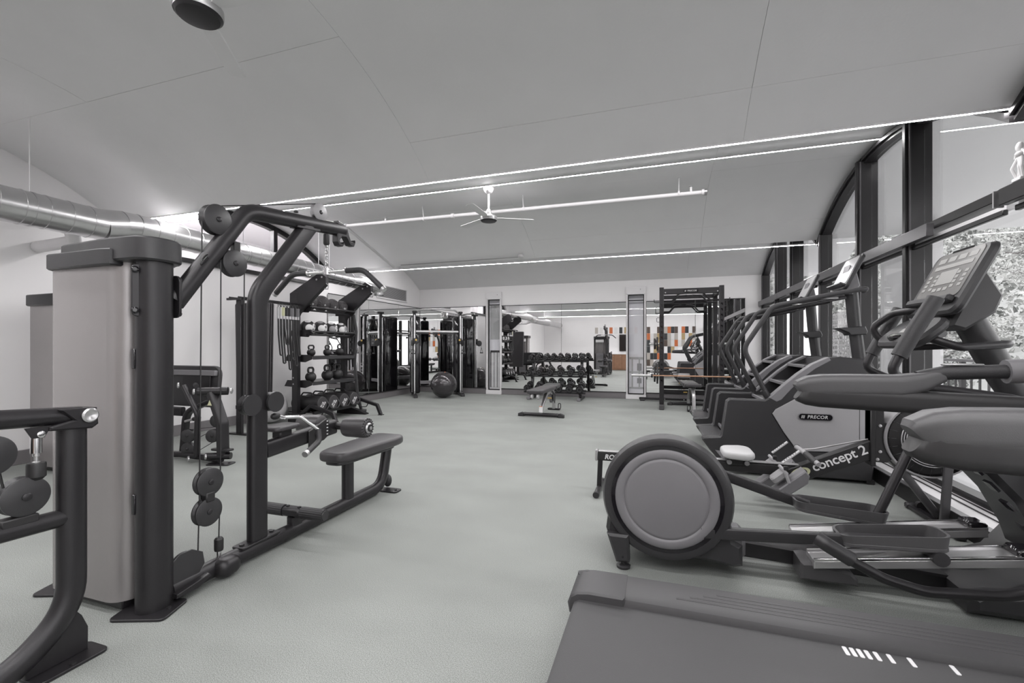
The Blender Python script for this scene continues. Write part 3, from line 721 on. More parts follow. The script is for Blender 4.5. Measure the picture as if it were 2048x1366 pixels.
for s_ in (-1, 1):
    rp = [(0.0,0.0),(0.045,0.0),(0.066,0.012),(0.07,0.03),(0.07,0.17),(0.066,0.185),(0.05,0.195),(0.04,0.19),(0,0.19)]
    ro = G().lathe(rp, (LX+s_*0.095,2.64,0.645), (s_,0,0), 32).build('knee_roller', 'pad_vinyl', lat)
    g = G()
    for k in range(20):
        a = 2*PI*k/20; g.box((LX+s_*0.283, 2.64+0.055*math.cos(a), 0.645+0.055*math.sin(a)), (0.01, 0.02, 0.005), Quaternion((1,0,0), a))
    g.build('pleats', 'black_matte', ro)
    G().lathe([(0.034,-0.006),(0.036,0.006),(0.03,0.014),(0.016,0.016),(0.012,0.024),(0,0.024)], (LX+s_*0.288,2.64,0.645), (s_,0,0), 24).build('end_cap', 'silver', ro)
# small chest rest behind the upright
G().pad(rrect(0.14, 0.20, 0.03), (LX-0.02, 2.19, 0.71), (1,0,0), (0,1,0), 0.03, 0.012).build('rest_pad', 'pad_vinyl', lat)
G().box((LX-0.02, 2.2, 0.67), (0.07, 0.1, 0.06), bev=0.01).build('rest_block', 'black_metal', lat)
# pulleys
pulley(lat, (LX, 1.745, 1.865), 0.078, 0.05); pulley(lat, (LX, 1.845, 1.655), 0.072, 0.045); pulley(lat, (LX, 2.49, 2.115), 0.062, 0.04, m='plastic_grey')
G().box((LX, 1.80, 1.795), (0.03, 0.05, 0.04), Quaternion((1,0,0), 0.9)).build('pulley_bracket', 'black_matte', lat)
G().box((LX, 1.86, 1.745), (0.03, 0.035, 0.06)).build('pulley_bracket', 'black_matte', lat)
fp = pulley(lat, (LX, 1.705, 0.512), 0.071, 0.04, name='floating_pulley'); pulley(lat, (LX, 1.698, 0.362), 0.071, 0.04, name='floating_pulley')
G().box((LX, 1.702, 0.437), (0.05, 0.05, 0.05), bev=0.006).build('pulley_link', 'black_matte', lat)
bpj = [(1.50,0.07),(1.50,0.185),(1.54,0.215),(1.60,0.215),(1.655,0.18),(1.665,0.12),(1.63,0.075),(1.58,0.06)]
pulley(lat, (LX+0.0, 1.585, 0.135), 0.068, 0.036)
G().prism(bpj, (LX+0.026,0,0), (0,1,0), (0,0,1), 0.008, 0.002).build('pulley_guard', 'plastic_dark', lat)
G().prism([(1.50,0.03),(1.50,0.05),(1.66,0.075),(1.67,0.06),(1.60,0.03)], (LX+0.05,0,0), (0,1,0), (0,0,1), 0.04, 0.003).build('gusset', 'black_metal', lat)
for (y, x) in ((1.925, 0.0), (2.085, 0.0)):
    mp = pulley(lat, (LX+0.02, y, 0.88), 0.056, 0.045, name='swivel_pulley')
    G().prism([(q[0]*0.06, q[1]*0.06) for q in [(math.cos(a), math.sin(a)) for a in [2*PI*i/20 for i in range(20)]]], (LX+0.05, y, 0.88), (0,1,0), (0,0,1), 0.005).build('pulley_cheek', 'plastic_dark', mp)
    G().box((LX+0.02, y+(-0.06 if y < 2 else 0.06), 0.875), (0.03, 0.016, 0.02)).build('cable_guide', 'black_matte', mp)
# cables
cable(lat, [(LX, 1.672, 1.84), (LX, 1.658, 0.43), (LX, 1.65, 0.15)])
cable(lat, [(LX, 1.775, 1.66), (LX, 1.772, 0.52)]); cable(lat, [(LX, 1.768, 0.36), (LX, 1.763, 0.20)])
cable(lat, [(LX, 1.916, 1.66), (LX, 1.912, 0.93)])
cable(lat, [(LX, 1.76, 1.942), (LX, 2.49, 2.175)])
blk = G().pad(rrect(0.10, 0.13, 0.045), (LX+0.04, 1.775, 0.055), (1,0,0), (0,1,0), 0.09, 0.035).build('cable_anchor', 'black_metal', lat)
G().cyl((LX, 1.763, 0.095), (LX, 1.763, 0.135), 0.011, n=10).build('anchor_swivel', 'chrome', blk)
G().lathe([(0,0),(0.02,0),(0.022,0.01),(0.022,0.06),(0.014,0.07),(0,0.07)], (LX, 1.763, 0.135), (0,0,1), 16).build('cable_stop', 'black_matte', blk)

# ------------------------------------------------------------------ lat bar on its chain
lb = thing('lat_bar', 'angled chrome lat bar with black rubber grips hanging on a chain', 'exercise bar', (LX, 2.57, 1.72))
G().lathe([(0,0),(0.02,0),(0.021,0.01),(0.021,0.065),(0.015,0.075),(0,0.075)], (LX, 2.565, 1.985), (0,0,-1), 16).build('cable_stop', 'black_matte', lb)
for k in range(9):
    z = 1.905 - k*0.021; a = k*PI/2
    ring = [(LX+0.009*math.cos(t)*math.cos(a), 2.565+0.009*math.cos(t)*math.sin(a), z+0.016*math.sin(t)) for t in [2*PI*i/10 for i in range(10)]]
    G().sweep(ring, oval(0.0027, 0.0027, 5), closed=True).build('chain_link', 'chrome', lb)
bpath = fillet([(LX-0.46,2.57,1.585), (LX-0.30,2.57,1.725), (LX,2.57,1.725), (LX+0.30,2.57,1.725), (LX+0.46,2.57,1.585)], [0.12, 0, 0.12], 6)
G().tube(bpath, 0.0125, 12).build('bar', 'chrome', lb)
for s_ in (-1, 1):
    gp = fillet([(LX+s_*0.16,2.57,1.725), (LX+s_*0.30,2.57,1.725), (LX+s_*0.45,2.57,1.594)], 0.12, 6)
    G().tube(gp, 0.019, 14).build('grip', 'rubber', lb)
    G().cyl((LX+s_*0.15,2.57,1.725), (LX+s_*0.165,2.57,1.725), 0.021, n=14).build('collar', 'chrome', lb)
    d = V(s_*0.15,0,-0.131).normalized(); e = V(LX+s_*0.45,2.57,1.594); G().cyl(e, e+d*0.02, 0.02, n=14).build('end_cap', 'silver', lb)
G().cyl((LX,2.57,1.705), (LX,2.57,1.75), 0.022, n=14).build('swivel', 'chrome', lb)
# ------------------------------------------------------------------ row handle clipped to the low cable
rh = thing('row_handle', 'bent chrome row handle with black grip lying on the rest pad of the pulldown', 'exercise bar', (LX+0.10, 2.25, 0.60))
hp = fillet([(LX+0.03,2.17,0.775), (LX+0.05,2.27,0.765), (LX+0.10,2.385,0.66), (LX+0.12,2.36,0.60), (LX+0.16,2.20,0.555)], 0.07, 5)
G().tube(hp, 0.0115, 12).build('bar', 'chrome', rh)
G().tube(fillet([(LX+0.098,2.375,0.67), (LX+0.118,2.365,0.60), (LX+0.157,2.215,0.56)], 0.05, 5), 0.018, 12).build('grip', 'rubber', rh)
G().cyl((LX+0.157,2.215,0.56), (LX+0.163,2.19,0.553), 0.019, n=12).build('end_cap', 'silver', rh)
G().tube([(LX+0.02,2.12,0.79), (LX+0.028,2.15,0.785), (LX+0.03,2.18,0.772), (LX+0.024,2.15,0.77), (LX+0.02,2.12,0.79)], 0.006, 8).build('snap_hook', 'silver', rh)
G().ball((LX+0.015,2.115,0.79), 0.022, 14, (1,1.5,1)).build('rubber_stop', 'black_matte', rh)

# ------------------------------------------------------------------ frame of the machine cut by the picture edge
FX = -2.15
fg = thing('lever_machine', 'black lever machine frame with curved floor beam standing beside the pulldown tower', 'gym machine', (FX, 1.11, 0))
pth = fillet([(FX,1.115,0.915), (FX,1.115,0.20), (FX,0.93,0.045), (FX,0.35,0.045)], [0.24, 0.3], 8)
sweep_part(pth, oval(0.037, 0.046, 18), 'front_post', 'black_metal', fg, up=(0,1,0))
sweep_part([(FX,0.42,0.06),(FX,0.42,0.95)], oval(0.037, 0.046, 18), 'rear_post', 'black_metal', fg, up=(0,1,0))
footplate(fg, (FX+0.01, 1.09), 0.13, 0.22, 0.0)
G().prism([(1.165,0.012),(1.165,0.10),(1.145,0.155),(1.10,0.22),(0.98,0.10),(0.98,0.012)], (FX,0,0), (0,1,0), (0,0,1), 0.012, 0.002).build('gusset', 'black_metal', fg)
sweep_part([(FX,1.10,0.555),(FX,0.42,0.575)], oval(0.030, 0.033, 16), 'cross_beam', 'black_metal', fg)
lv = sweep_part([(FX,1.14,0.937),(FX,0.86,0.955),(FX,0.35,0.985)], oval(0.034, 0.034, 18), 'lever_arm', 'black_metal', fg)
G().prism([(1.175,0.965),(1.18,0.90),(1.16,0.885),(1.03,0.895),(1.03,0.91),(1.10,0.925),(1.06,0.968)], (FX+0.0,0,0), (0,1,0), (0,0,1), 0.09, 0.006).build('pivot_bracket', 'black_metal', fg)
G().lathe([(0,0),(0.027,0),(0.028,0.006),(0.022,0.011),(0.012,0.009),(0.008,0.006),(0,0.006)], (FX+0.046,1.148,0.938), (1,0,0), 24).build('pivot_cap', 'silver', lv)
G().lathe([(0,0),(0.027,0),(0.028,0.006),(0.022,0.011),(0,0.011)], (FX-0.046,1.148,0.938), (-1,0,0), 24).build('pivot_cap', 'silver', lv)
# strut with chrome rod below the lever
G().prism([(0.965,0.915),(1.04,0.915),(1.02,0.875),(0.985,0.875)], (FX+0.03,0,0), (0,1,0), (0,0,1), 0.008, 0.002).build('clevis', 'black_metal', fg)
G().lathe([(0,0),(0.012,0),(0.012,0.004),(0.006,0.006),(0,0.006)], (FX+0.035,1.008,0.888), (1,0,0), 16).build('clevis_pin', 'chrome', fg)
G().cyl((FX+0.012,1.006,0.90), (FX+0.012,1.006,0.82), 0.016, n=18).build('chrome_strut', 'chrome', fg)
G().lathe([(0.010,0),(0.010,-0.012),(0.006,-0.014),(0.006,-0.03),(0.011,-0.032),(0.011,-0.04),(0,-0.04)], (FX+0.012,1.006,0.82), (0,0,1), 14).build('adjuster_nut', 'silver', fg)
G().lathe([(0,0),(0.025,0),(0.027,0.006),(0.027,0.05),(0.016,0.062),(0,0.064)], (FX+0.012,1.006,0.785), (0,0,-1), 20).build('cable_stop', 'black_matte', fg)
cable(fg, [(FX+0.012,1.006,0.73), (FX+0.012,1.006,0.64), (FX+0.01,0.99,0.60)], 0.004)
pulley(fg, (FX,0.975,0.672), 0.068, 0.05); pulley(fg, (FX,0.885,0.835), 0.068, 0.05)
cable(fg, [(FX,0.915,0.775),(FX,0.925,0.715)], 0.004)
G().box((FX,0.96,0.59), (0.05,0.10,0.03), bev=0.004).build('pulley_bracket', 'black_matte', fg)
G().box((FX,0.88,0.925), (0.05,0.03,0.06), bev=0.004).build('pulley_bracket', 'black_matte', fg)

# ------------------------------------------------------------------ leg press behind the cables
lp = thing('leg_press', 'black leg press machine with wide foot board and linkage arms behind the pulldown cables', 'gym machine', (-4.9, 3.3, 0))
tower(lp, -5.92, -5.42, 2.72, 3.12, 1.72)
G().prism([(-5.94,3.14),(-5.94,2.76),(-5.88,2.69),(-5.46,2.68),(-5.39,2.73),(-5.39,3.14)], (0,0,1.66), (1,0,0), (0,1,0), 0.11, 0.008).build('tower_cap', 'plastic_dark', lp)
fbd = G().prism([(p[0], p[1]) for p in rrect(0.92, 0.46, 0.10, 6)], (-5.08, 3.72, 0.765), (1,0,0), V(0,0.10,1).normalized(), 0.045, 0.01).build('foot_board', 'plastic_dark', lp)
G().prism(rrect(0.86, 0.06, 0.01), (-5.08, 3.70, 0.915), (1,0,0), V(0,0.10,1).normalized(), 0.05, 0.004).build('board_band', 'plastic_mid', fbd)
G().prism(rrect(0.42, 0.17, 0.01), (-4.93, 3.69, 0.80), (1,0,0), V(0,0.10,1).normalized(), 0.03, 0.004).build('mount_plate', 'black_metal', lp)
sweep_part(fillet([(-4.80,3.45,0.795), (-4.60,3.45,0.50), (-4.615,3.45,0.06)], 0.12, 6), oval(0.026, 0.03, 14), 'link_arm', 'black_metal', lp, up=(0,1,0))
sweep_part(fillet([(-4.42,3.47,0.73), (-4.28,3.47,0.42), (-4.27,3.47,0.10)], 0.10, 6), rrect(0.07, 0.11, 0.02), 'main_link', 'black_metal', lp, up=(0,1,0))
sweep_part([(-4.62,3.45,0.79),(-4.86,3.62,0.79)], oval(0.025,0.025,12), 'upper_axle', 'black_metal', lp)
G().cyl((-4.52,3.39,0.745), (-4.30,3.55,0.745), 0.042, n=18).build('pivot_tube', 'black_metal', lp)
for p in ((-4.83,3.42,0.80), (-4.545,3.375,0.745), (-4.28,3.565,0.745), (-4.64,3.39,0.045), (-4.40,3.39,0.085)):
    G().lathe([(0,0),(0.03,0),(0.03,0.012),(0.02,0.018),(0,0.018)], p, (-0.55,-0.83,0) if p[0] < -4.3 else (0.8,0.6,0), 18).build('pivot_cap', 'silver', lp)
G().cyl((-4.42,3.40,0.085), (-4.20,3.50,0.085), 0.036, n=16).build('lower_axle', 'black_metal', lp)
G().prism(rrect(0.22,0.10,0.02), (-4.28,3.47,0.15), (1,0,0), (0,1,0), 0.02, 0.004).build('stop_bracket', 'black_metal', lp)
sweep_part(fillet([(-4.95,3.55,0.03), (-4.90,3.55,0.50), (-4.45,3.55,0.66)], 0.18, 7), rrect(0.05,0.08,0.02), 'frame_hoop', 'black_metal', lp, up=(0,1,0))
sweep_part([(-5.55,3.3,0.06),(-4.9,3.5,0.05),(-4.3,3.47,0.045)], rrect(0.07,0.06,0.02), 'base_beam', 'black_metal', lp)
sweep_part([(-5.5,3.55,0.5),(-4.95,3.55,0.5)], rrect(0.05,0.10,0.02), 'seat_rail', 'black_metal', lp)
footplate(lp, (-4.29,3.46), 0.24, 0.14, 0.3)
pulley(lp, (-4.75,3.46,0.265), 0.068, 0.05, axis=(0.35,-0.94,0)); pulley(lp, (-4.46,3.56,0.425), 0.068, 0.05, axis=(0.35,-0.94,0)); pulley(lp, (-4.47,3.52,0.27), 0.068, 0.05, axis=(0.35,-0.94,0)); pulley(lp, (-4.80,3.5,0.115), 0.068, 0.05, axis=(0.35,-0.94,0))
cable(lp, [(-4.73,3.46,0.33),(-4.47,3.55,0.36)]); cable(lp, [(-4.72,3.46,0.20),(-4.47,3.52,0.33)]); cable(lp, [(-4.76,3.5,0.05),(-4.47,3.52,0.205)])
G().cyl((-4.82,3.48,0.41), (-4.66,3.48,0.45), 0.014, n=10).build('cable_stop', 'chrome', lp); G().cyl((-4.70,3.48,0.44), (-4.62,3.48,0.46), 0.022, n=12).build('cable_stop', 'black_matte', lp)
G().prism([(-0.03,-0.025),(0.03,-0.025),(0,0.03)], (-4.385,3.412,0.63), (1,0,0), (0,0,1), 0.002).build('warning_sticker', 'warning_yellow', lp)
# ================================================================== STORAGE RIG ON THE LEFT WALL
RX = -5.5; RY0, RY1 = 5.73, 6.87
rig = thing('storage_rig', 'black steel storage rig with shelves, angled top arms and bent front legs', 'storage rack', (RX, 6.3, 0))
for y in (RY0, RY1):
    G().box((RX, y, 1.05), (0.11, 0.075, 2.06), bev=0.006).build('upright', 'black_metal', rig)
    for z in (0.62, 0.72, 1.03, 1.13): G().lathe([(0,0),(0.012,0),(0.012,0.006),(0,0.008)], (RX-0.02, y-0.038, z), (0,-1,0), 8).build('bolt', 'bolt', rig)
    # angled top arm with the pull-up bar seat
    ar = [(-5.60,2.06),(-5.60,1.64),(-5.50,1.60),(-5.42,1.74),(-4.90,2.17),(-4.90,2.30),(-5.02,2.37)]
    G().prism(ar, (0, y, 0), (1,0,0), (0,0,1), 0.07, 0.006).build('top_arm', 'black_metal', rig)
    for x, z in ((-5.07, 2.255), (-4.97, 2.29)): G().lathe([(0,0),(0.014,0),(0.014,0.006),(0,0.008)], (x, y-0.036, z), (0,-1,0), 10).build('bolt', 'bolt', rig)
    G().tube([(-4.90, y-0.02, 2.19), (-4.86, y-0.02, 2.16), (-4.87, y-0.02, 2.10), (-4.93, y-0.02, 2.11)], 0.009, 8).build('carabiner_ring', 'bolt', rig)
    # foot: sloping base and bent leg
    G().prism([(-5.62,0.0),(-5.0,0.0),(-5.0,0.02),(-5.45,0.16),(-5.62,0.16)], (0, y, 0), (1,0,0), (0,0,1), 0.10, 0.004).build('base_foot', 'black_metal', rig)
    sweep_part(fillet([(-5.42,y,0.12), (-5.21,y,0.285), (-4.79,y,0.175), (-4.715,y,0.012)], 0.015, 2), rrect(0.055,0.055,0.008), 'bent_leg', 'black_metal', rig, up=(0,1,0))
    G().box((-4.712, y, 0.006), (0.08, 0.075, 0.012)).build('leg_pad', 'rubber', rig)
    G().tube(fillet([(-5.27,y+0.05,0.19), (-5.17,y+0.05,0.12), (-5.05,y+0.05,0.13), (-5.0,y+0.05,0.22)], 0.03, 3), 0.008, 6).build('rope_hook', 'black_matte', rig)
G().cyl((-5.02, RY0, 2.30), (-5.02, RY1, 2.30), 0.016, n=14).build('pull_up_bar', 'black_metal', rig)
G().box((RX-0.05, 6.3, 1.95), (0.05, RY1-RY0, 0.08), bev=0.004).build('rear_rail', 'black_metal', rig)
def shelf_wings(z, zb):
    for y in (RY0, RY1):
        G().prism([(-5.78,z-0.07),(-5.72,z+0.03),(-5.28,z+0.03),(-5.22,z),(-5.22,z-0.04),(-5.36,z-0.09)], (0, y+(0.045 if y < 6 else -0.045), 0), (1,0,0), (0,0,1), 0.012, 0.003).build('shelf_wing', 'black_metal', rig)
# ball shelves: two rails
for z, nm in ((1.845, 'ball_rail'), (1.455, 'ball_rail')):
    for x, dz in ((-5.25, 0.0), (-5.33, -0.05), (-5.60, -0.02)): G().cyl((x, RY0+0.02, z+dz), (x, RY1-0.02, z+dz), 0.016, n=12).build(nm, 'black_metal', rig)
    for y in (RY0+0.045, RY1-0.045): G().prism([(-5.65,z-0.07),(-5.65,z+0.02),(-5.24,z+0.03),(-5.22,z-0.02),(-5.30,z-0.09)], (0, y, 0), (1,0,0), (0,0,1), 0.012, 0.003).build('shelf_wing', 'black_metal', rig)
# flat kettlebell shelves
for z in (1.055, 0.645):
    shelf_wings(z, 0)
    G().box((-5.47, 6.3, z), (0.50, RY1-RY0-0.12, 0.012)).build('shelf_tray', 'black_metal', rig)
    G().box((-5.225, 6.3, z-0.02), (0.012, RY1-RY0-0.12, 0.055), bev=0.003).build('shelf_lip', 'plastic_dark', rig)
# bottom rack for the power bags
G().box((-5.45, 6.3, 0.165), (0.5, RY1-RY0-0.1, 0.015)).build('shelf_tray', 'black_metal', rig)
G().box((-5.20, 6.3, 0.16), (0.02, RY1-RY0-0.1, 0.05)).build('shelf_lip', 'black_metal', rig)
# side arm that carries the mats and tubes
for x in (RX-0.07, RX+0.09): G().cyl((x, 4.62, 1.88), (x, RY0, 1.88), 0.014, n=12).build('hanger_rail', 'black_metal', rig)
G().box((RX, 4.63, 1.86), (0.24, 0.03, 0.03)).build('hanger_end', 'black_metal', rig); G().box((RX, 4.72, 0.93), (0.09, 0.05, 1.86), bev=0.005).build('outer_upright', 'black_metal', rig)
G().box((RX, 4.72, 0.01), (0.36, 0.08, 0.02)).build('outer_foot', 'black_metal', rig)
# hanging mats
for k, (y0, y1) in enumerate(((4.80, 4.82), (4.835, 4.855), (4.87, 4.89))):
    ym = (y0+y1)/2; xm = RX+0.12
    t = thing('exercise_mat', ['dark exercise mat hung from the rig rail, outermost of the three', 'dark exercise mat hung between the two other mats on the rig', 'dark exercise mat hung from the rig rail, innermost toward the resistance tubes'][k], 'mat', (xm, ym, 0.42), 'mats hung on the rig')
    G().pad([(p_[0]*(1.0-0.10*(p_[1] < 0)), p_[1]) for p_ in rrect(0.62, 1.38, 0.03)], (xm, ym, 1.13), (1,0,0), (0,0,1), 0.016, 0.006).build('mat_sheet', 'pad_vinyl', t)
    for x in (RX-0.07, RX+0.09):
        G().lathe([(0.012,-0.010),(0.02,-0.010),(0.02,0.010),(0.012,0.010)], (x, ym, 1.79), (0,1,0), 12).build('eyelet', 'bolt', t)
        G().tube([(x, ym, 1.79), (x, ym, 1.893)], 0.005, 6).build('hanger_hook', 'bolt', t)
# resistance tubes
tl = ['pale handled', 'yellow handled', 'short dark', 'long looped', 'thick braided', 'thin braided', 'doubled']
for k in range(7):
    y = 5.29 + k*0.058; L = [0.78, 0.9, 0.62, 1.0, 0.86, 0.95, 0.8][k]; x = RX + 0.09
    t = thing('resistance_tube', tl[k] + ' resistance tube hanging from the rig rail beside the mats', 'exercise band', (x, y, 1.87-L), 'resistance tubes on the rig')
    zt = 1.865; w = 0.022
    loop = fillet([(x+0.02, y-w, zt-0.2), (x+0.03, y-w*1.2, zt-L*0.6), (x+0.06, y-w, zt-L), (x+0.06, y+w, zt-L), (x+0.02, y+w*1.2, zt-L*0.6), (x+0.02, y+w, zt-0.2)], 0.05, 4)
    G().tube(loop, 0.0115, 8).build('tube', 'black_matte', t)
    for s_ in (-1, 1):
        G().cyl((x+0.02, y+s_*w, zt-0.19), (x+0.02, y+s_*w, zt-0.06), 0.017, n=10).build('grip', ['light_grey', 'warning_yellow', 'rubber', 'rubber', 'plastic_mid', 'rubber', 'plastic_mid'][k], t)
        G().tube([(x+0.02, y+s_*w, zt-0.06), (x+0.0, y+s_*w*0.3, zt+0.017)], 0.006, 6).build('strap', 'black_matte', t)
        G().cyl((x+0.02, y+s_*w, zt-0.235), (x+0.02, y+s_*w, zt-0.19), 0.015, n=10).build('ferrule', 'bolt', t)
# battle rope on the far upright
t = thing('battle_rope', 'thick braided battle rope hanging in coils from the rig upright beside the mirror', 'rope', (-5.33, 6.95, 0.05))
rp = fillet([(-5.34,6.935,1.80),(-5.30,6.96,1.5),(-5.33,6.95,0.9),(-5.28,6.97,0.35),(-5.22,6.99,0.06),(-5.18,7.05,0.04)], 0.2, 4)
G().sweep(rp, [(0.024*(1+0.15*(k % 2))*math.cos(2*PI*k/12), 0.024*(1+0.15*(k % 2))*math.sin(2*PI*k/12)) for k in range(12)]).build('rope', 'rubber', t)
rp = fillet([(-5.38,6.945,1.80),(-5.43,7.0,1.2),(-5.38,6.98,0.75),(-5.36,6.95,1.2),(-5.35,6.935,1.72)], 0.12, 4)
G().tube(rp, 0.022, 10).build('rope_coil', 'rubber', t)
G().cyl((-5.22,6.99,0.05),(-5.16,7.06,0.035),0.03,n=12).build('rope_end', 'black_matte', t)
for z in (1.15, 1.30): G().lathe([(0.05,-0.02),(0.056,-0.02),(0.056,0.02),(0.05,0.02)], (-5.39,6.965,z), (0,0,1), 16).build('strap', 'black_matte', t)

# balls on the two upper shelves
def slam(y, r, k):
    t = thing('slam_ball', ['largest textured black slam ball, on the top rig shelf against the near arm', 'big textured black slam ball, second on the top rig shelf', 'textured black slam ball, third on the top rig shelf', 'numbered textured black slam ball on the top rig shelf beside the far arm'][k], 'slam ball', (-5.425, y, 1.84), 'slam balls on the top rig shelf')
    c = (-5.425, y, 1.80+r+0.005); o = G().ball(c, r, 32).build('ball_shell', 'rubber_tread', t)
    G().lathe([(0,0.002),(0.016,0.002),(0.014,0.006),(0,0.006)], (c[0]+r*0.9, c[1]-r*0.36, c[2]-r*0.25), (0.9,-0.36,-0.25), 12).build('valve_plug', 'light_grey', t)
    if k == 3: text('25', 0.05, (c[0]+r*0.90, c[1]-r*0.25, c[2]-r*0.38), (0.30,0.95,0), (0.35,-0.1,0.93), 'white_print', t, depth=0.006)
m = mat('rubber_tread', (0.055, 0.05, 0.053), 0.6, 0, 0.15, 20)
vn = m.node_tree.nodes.new('ShaderNodeTexVoronoi'); vn.inputs['Scale'].default_value = 45
bpn = m.node_tree.nodes.new('ShaderNodeBump'); bpn.inputs['Strength'].default_value = 0.9; bpn.inputs['Distance'].default_value = 0.01
tcn = [x for x in m.node_tree.nodes if x.type == 'TEX_COORD'][0]
m.node_tree.links.new(tcn.outputs['Object'], vn.inputs['Vector']); m.node_tree.links.new(vn.outputs['Distance'], bpn.inputs['Height']); m.node_tree.links.new(bpn.outputs[0], m.node_tree.nodes['Principled BSDF'].inputs['Normal'])
for k, (y, r) in enumerate(((5.93, 0.125), (6.20, 0.135), (6.46, 0.12), (6.70, 0.115))): slam(y, r, k)
def medball(y, r, k):
    t = thing('medicine_ball', ['grey and white medicine ball on the rig nearest the resistance tubes', 'dark medicine ball with white disc, second on the middle rig shelf', 'dark medicine ball with white top and disc, third on the middle rig shelf', 'dark medicine ball with white patches beside the hanging battle rope'][k], 'medicine ball', (-5.43, y, 1.45), 'medicine balls on the middle rig shelf')
    c = V(-5.43, y, 1.41+r+0.004); G().ball(c, r, 32).build('ball_shell', 'plastic_dark', t)
    rnd = random.Random(30+k)
    dirs = [V(0.93, 0.30-0.5*(k % 2)*0.5, 0.1), V(0.80,-0.55,-0.12), V(0.3,-0.3,0.9), V(0.75,0.35,-0.55), V(-0.6,0.3,0.7)]
    for j, d in enumerate(dirs):
        d = d.normalized(); R = r*(0.42 if j != 1 else 0.5); m_ = 'white_plastic' if (j+k) % 4 != 3 else 'plastic_grey'
        pr = [(0.0, math.sqrt((r*1.006)**2))] + [(R*q, math.sqrt((r*1.006)**2-(R*q)**2)) for q in (0.3, 0.6, 0.85, 1.0)] + [(R, math.sqrt((r*0.99)**2-R*R))]
        G().lathe(pr, c, d, 24).build('panel', m_, t)
        if j == 0: G().lathe([(0, r*1.012), (r*0.2, math.sqrt((r*1.012)**2-(r*0.2)**2)), (r*0.2, r*0.95)], c, d, 18).build('logo_disc', 'plastic_mid', t)
for k, (y, r) in enumerate(((5.90, 0.115), (6.18, 0.115), (6.44, 0.112), (6.69, 0.112))): medball(y, r, k)
# kettlebells
def kettlebell(y, z, r, k):
    t = thing('kettlebell', ['small kettlebell with a wide handle on the upper kettlebell shelf', 'small kettlebell in the middle of the upper kettlebell shelf', 'small kettlebell nearest the far upright on the upper kettlebell shelf', 'medium kettlebell on the lower kettlebell shelf nearest the white exercise ball', 'large kettlebell in the middle of the lower kettlebell shelf', 'largest kettlebell, on the lower kettlebell shelf beside another large one'][k], 'kettlebell', (-5.36, y, z), 'kettlebells on the rig')
    x = -5.36; pr = [(0,0),(r*0.55,0),(r*0.62,0.004)] + [(r*math.cos(a), r*0.86+r*0.95*math.sin(a)) for a in [-0.95+ (PI/2+0.95)*i/12 for i in range(13)]]
    pr[-1] = (0, pr[-1][1]); G().lathe(pr, (x, y, z), (0,0,1), 26).build('bell', 'black_matte', t)
    w = r*(0.95 if k == 0 else 0.72); zb = z+r*1.45; h = r*1.15
    hp = fillet([(x, y-w*0.62, zb), (x, y-w, zb+h*0.62), (x, y-w*0.7, zb+h), (x, y+w*0.7, zb+h), (x, y+w, zb+h*0.62), (x, y+w*0.62, zb)], r*0.5, 5)
    G().tube(hp, r*0.2, 10).build('handle', 'black_metal', t)
    for s_ in (-1, 1): G().cyl((x, y+s_*w*0.66, zb+h*0.03), (x, y+s_*w*0.72, zb+h*0.16), r*0.225, n=12).build('handle_band', 'light_grey', t)
for k, (y, z, r) in enumerate(((5.90,1.062,0.066), (6.27,1.062,0.066), (6.58,1.062,0.072), (5.89,0.652,0.085), (6.27,0.652,0.094), (6.515,0.652,0.098))): kettlebell(y, z, r, k)
# power bags in the bottom rack
for k in range(4):
    y = 5.90 + k*0.262; r = 0.122; c0 = V(-5.66, y, 0.173+r+0.003); c1 = V(-5.14, y, 0.173+r+0.003)
    t = thing('power_bag', ['black cylindrical power bag in the bottom rack nearest the white exercise ball', 'black cylindrical power bag, second in the bottom rack from the white exercise ball', 'black cylindrical power bag, third in the bottom rack, its strap hanging over the end', 'black cylindrical power bag in the bottom rack beside the battle rope'][k], 'sandbag', (-5.4, y, 0.173), 'power bags in the rig')
    G().lathe([(0,0),(r*0.9,0),(r,0.02),(r*1.0,0.15),(r*0.97,0.26),(r,0.38),(r,0.5),(r*0.93,0.52),(0,0.52)], c0, (1,0,0), 28).build('bag_body', 'black_matte', t)
    G().lathe([(0,0),(r*0.9,0),(r*0.92,0.004),(r*0.88,0.008),(0,0.008)], c1, (1,0,0), 28).build('end_panel', 'pad_vinyl', t)
    G().tube(fillet([c0+V(0.1,0,r), c0+V(0.14,0,r+0.045), c0+V(0.3,0,r+0.045), c0+V(0.34,0,r)], 0.03, 4), 0.012, 8).build('top_handle', 'rubber', t)
    G().tube(fillet([c1+V(-0.02,0.10,0.06), c1+V(0.03,0.13,-0.03), c1+V(0.02,0.08,-0.10), c1+V(-0.04,0.03,-0.118)], 0.04, 4), 0.013, 8).build('end_strap', 'rubber', t)
    for j, s_ in enumerate(('30 LB', '13.6 KG')): text(s_, 0.042, c1+V(0.0085, -0.016+j*0.034, -0.012-j*0.02), V(0,0.62,0.78), V(0,-0.78,0.62), 'white_print', t, depth=0.0012, bold=0.0012)
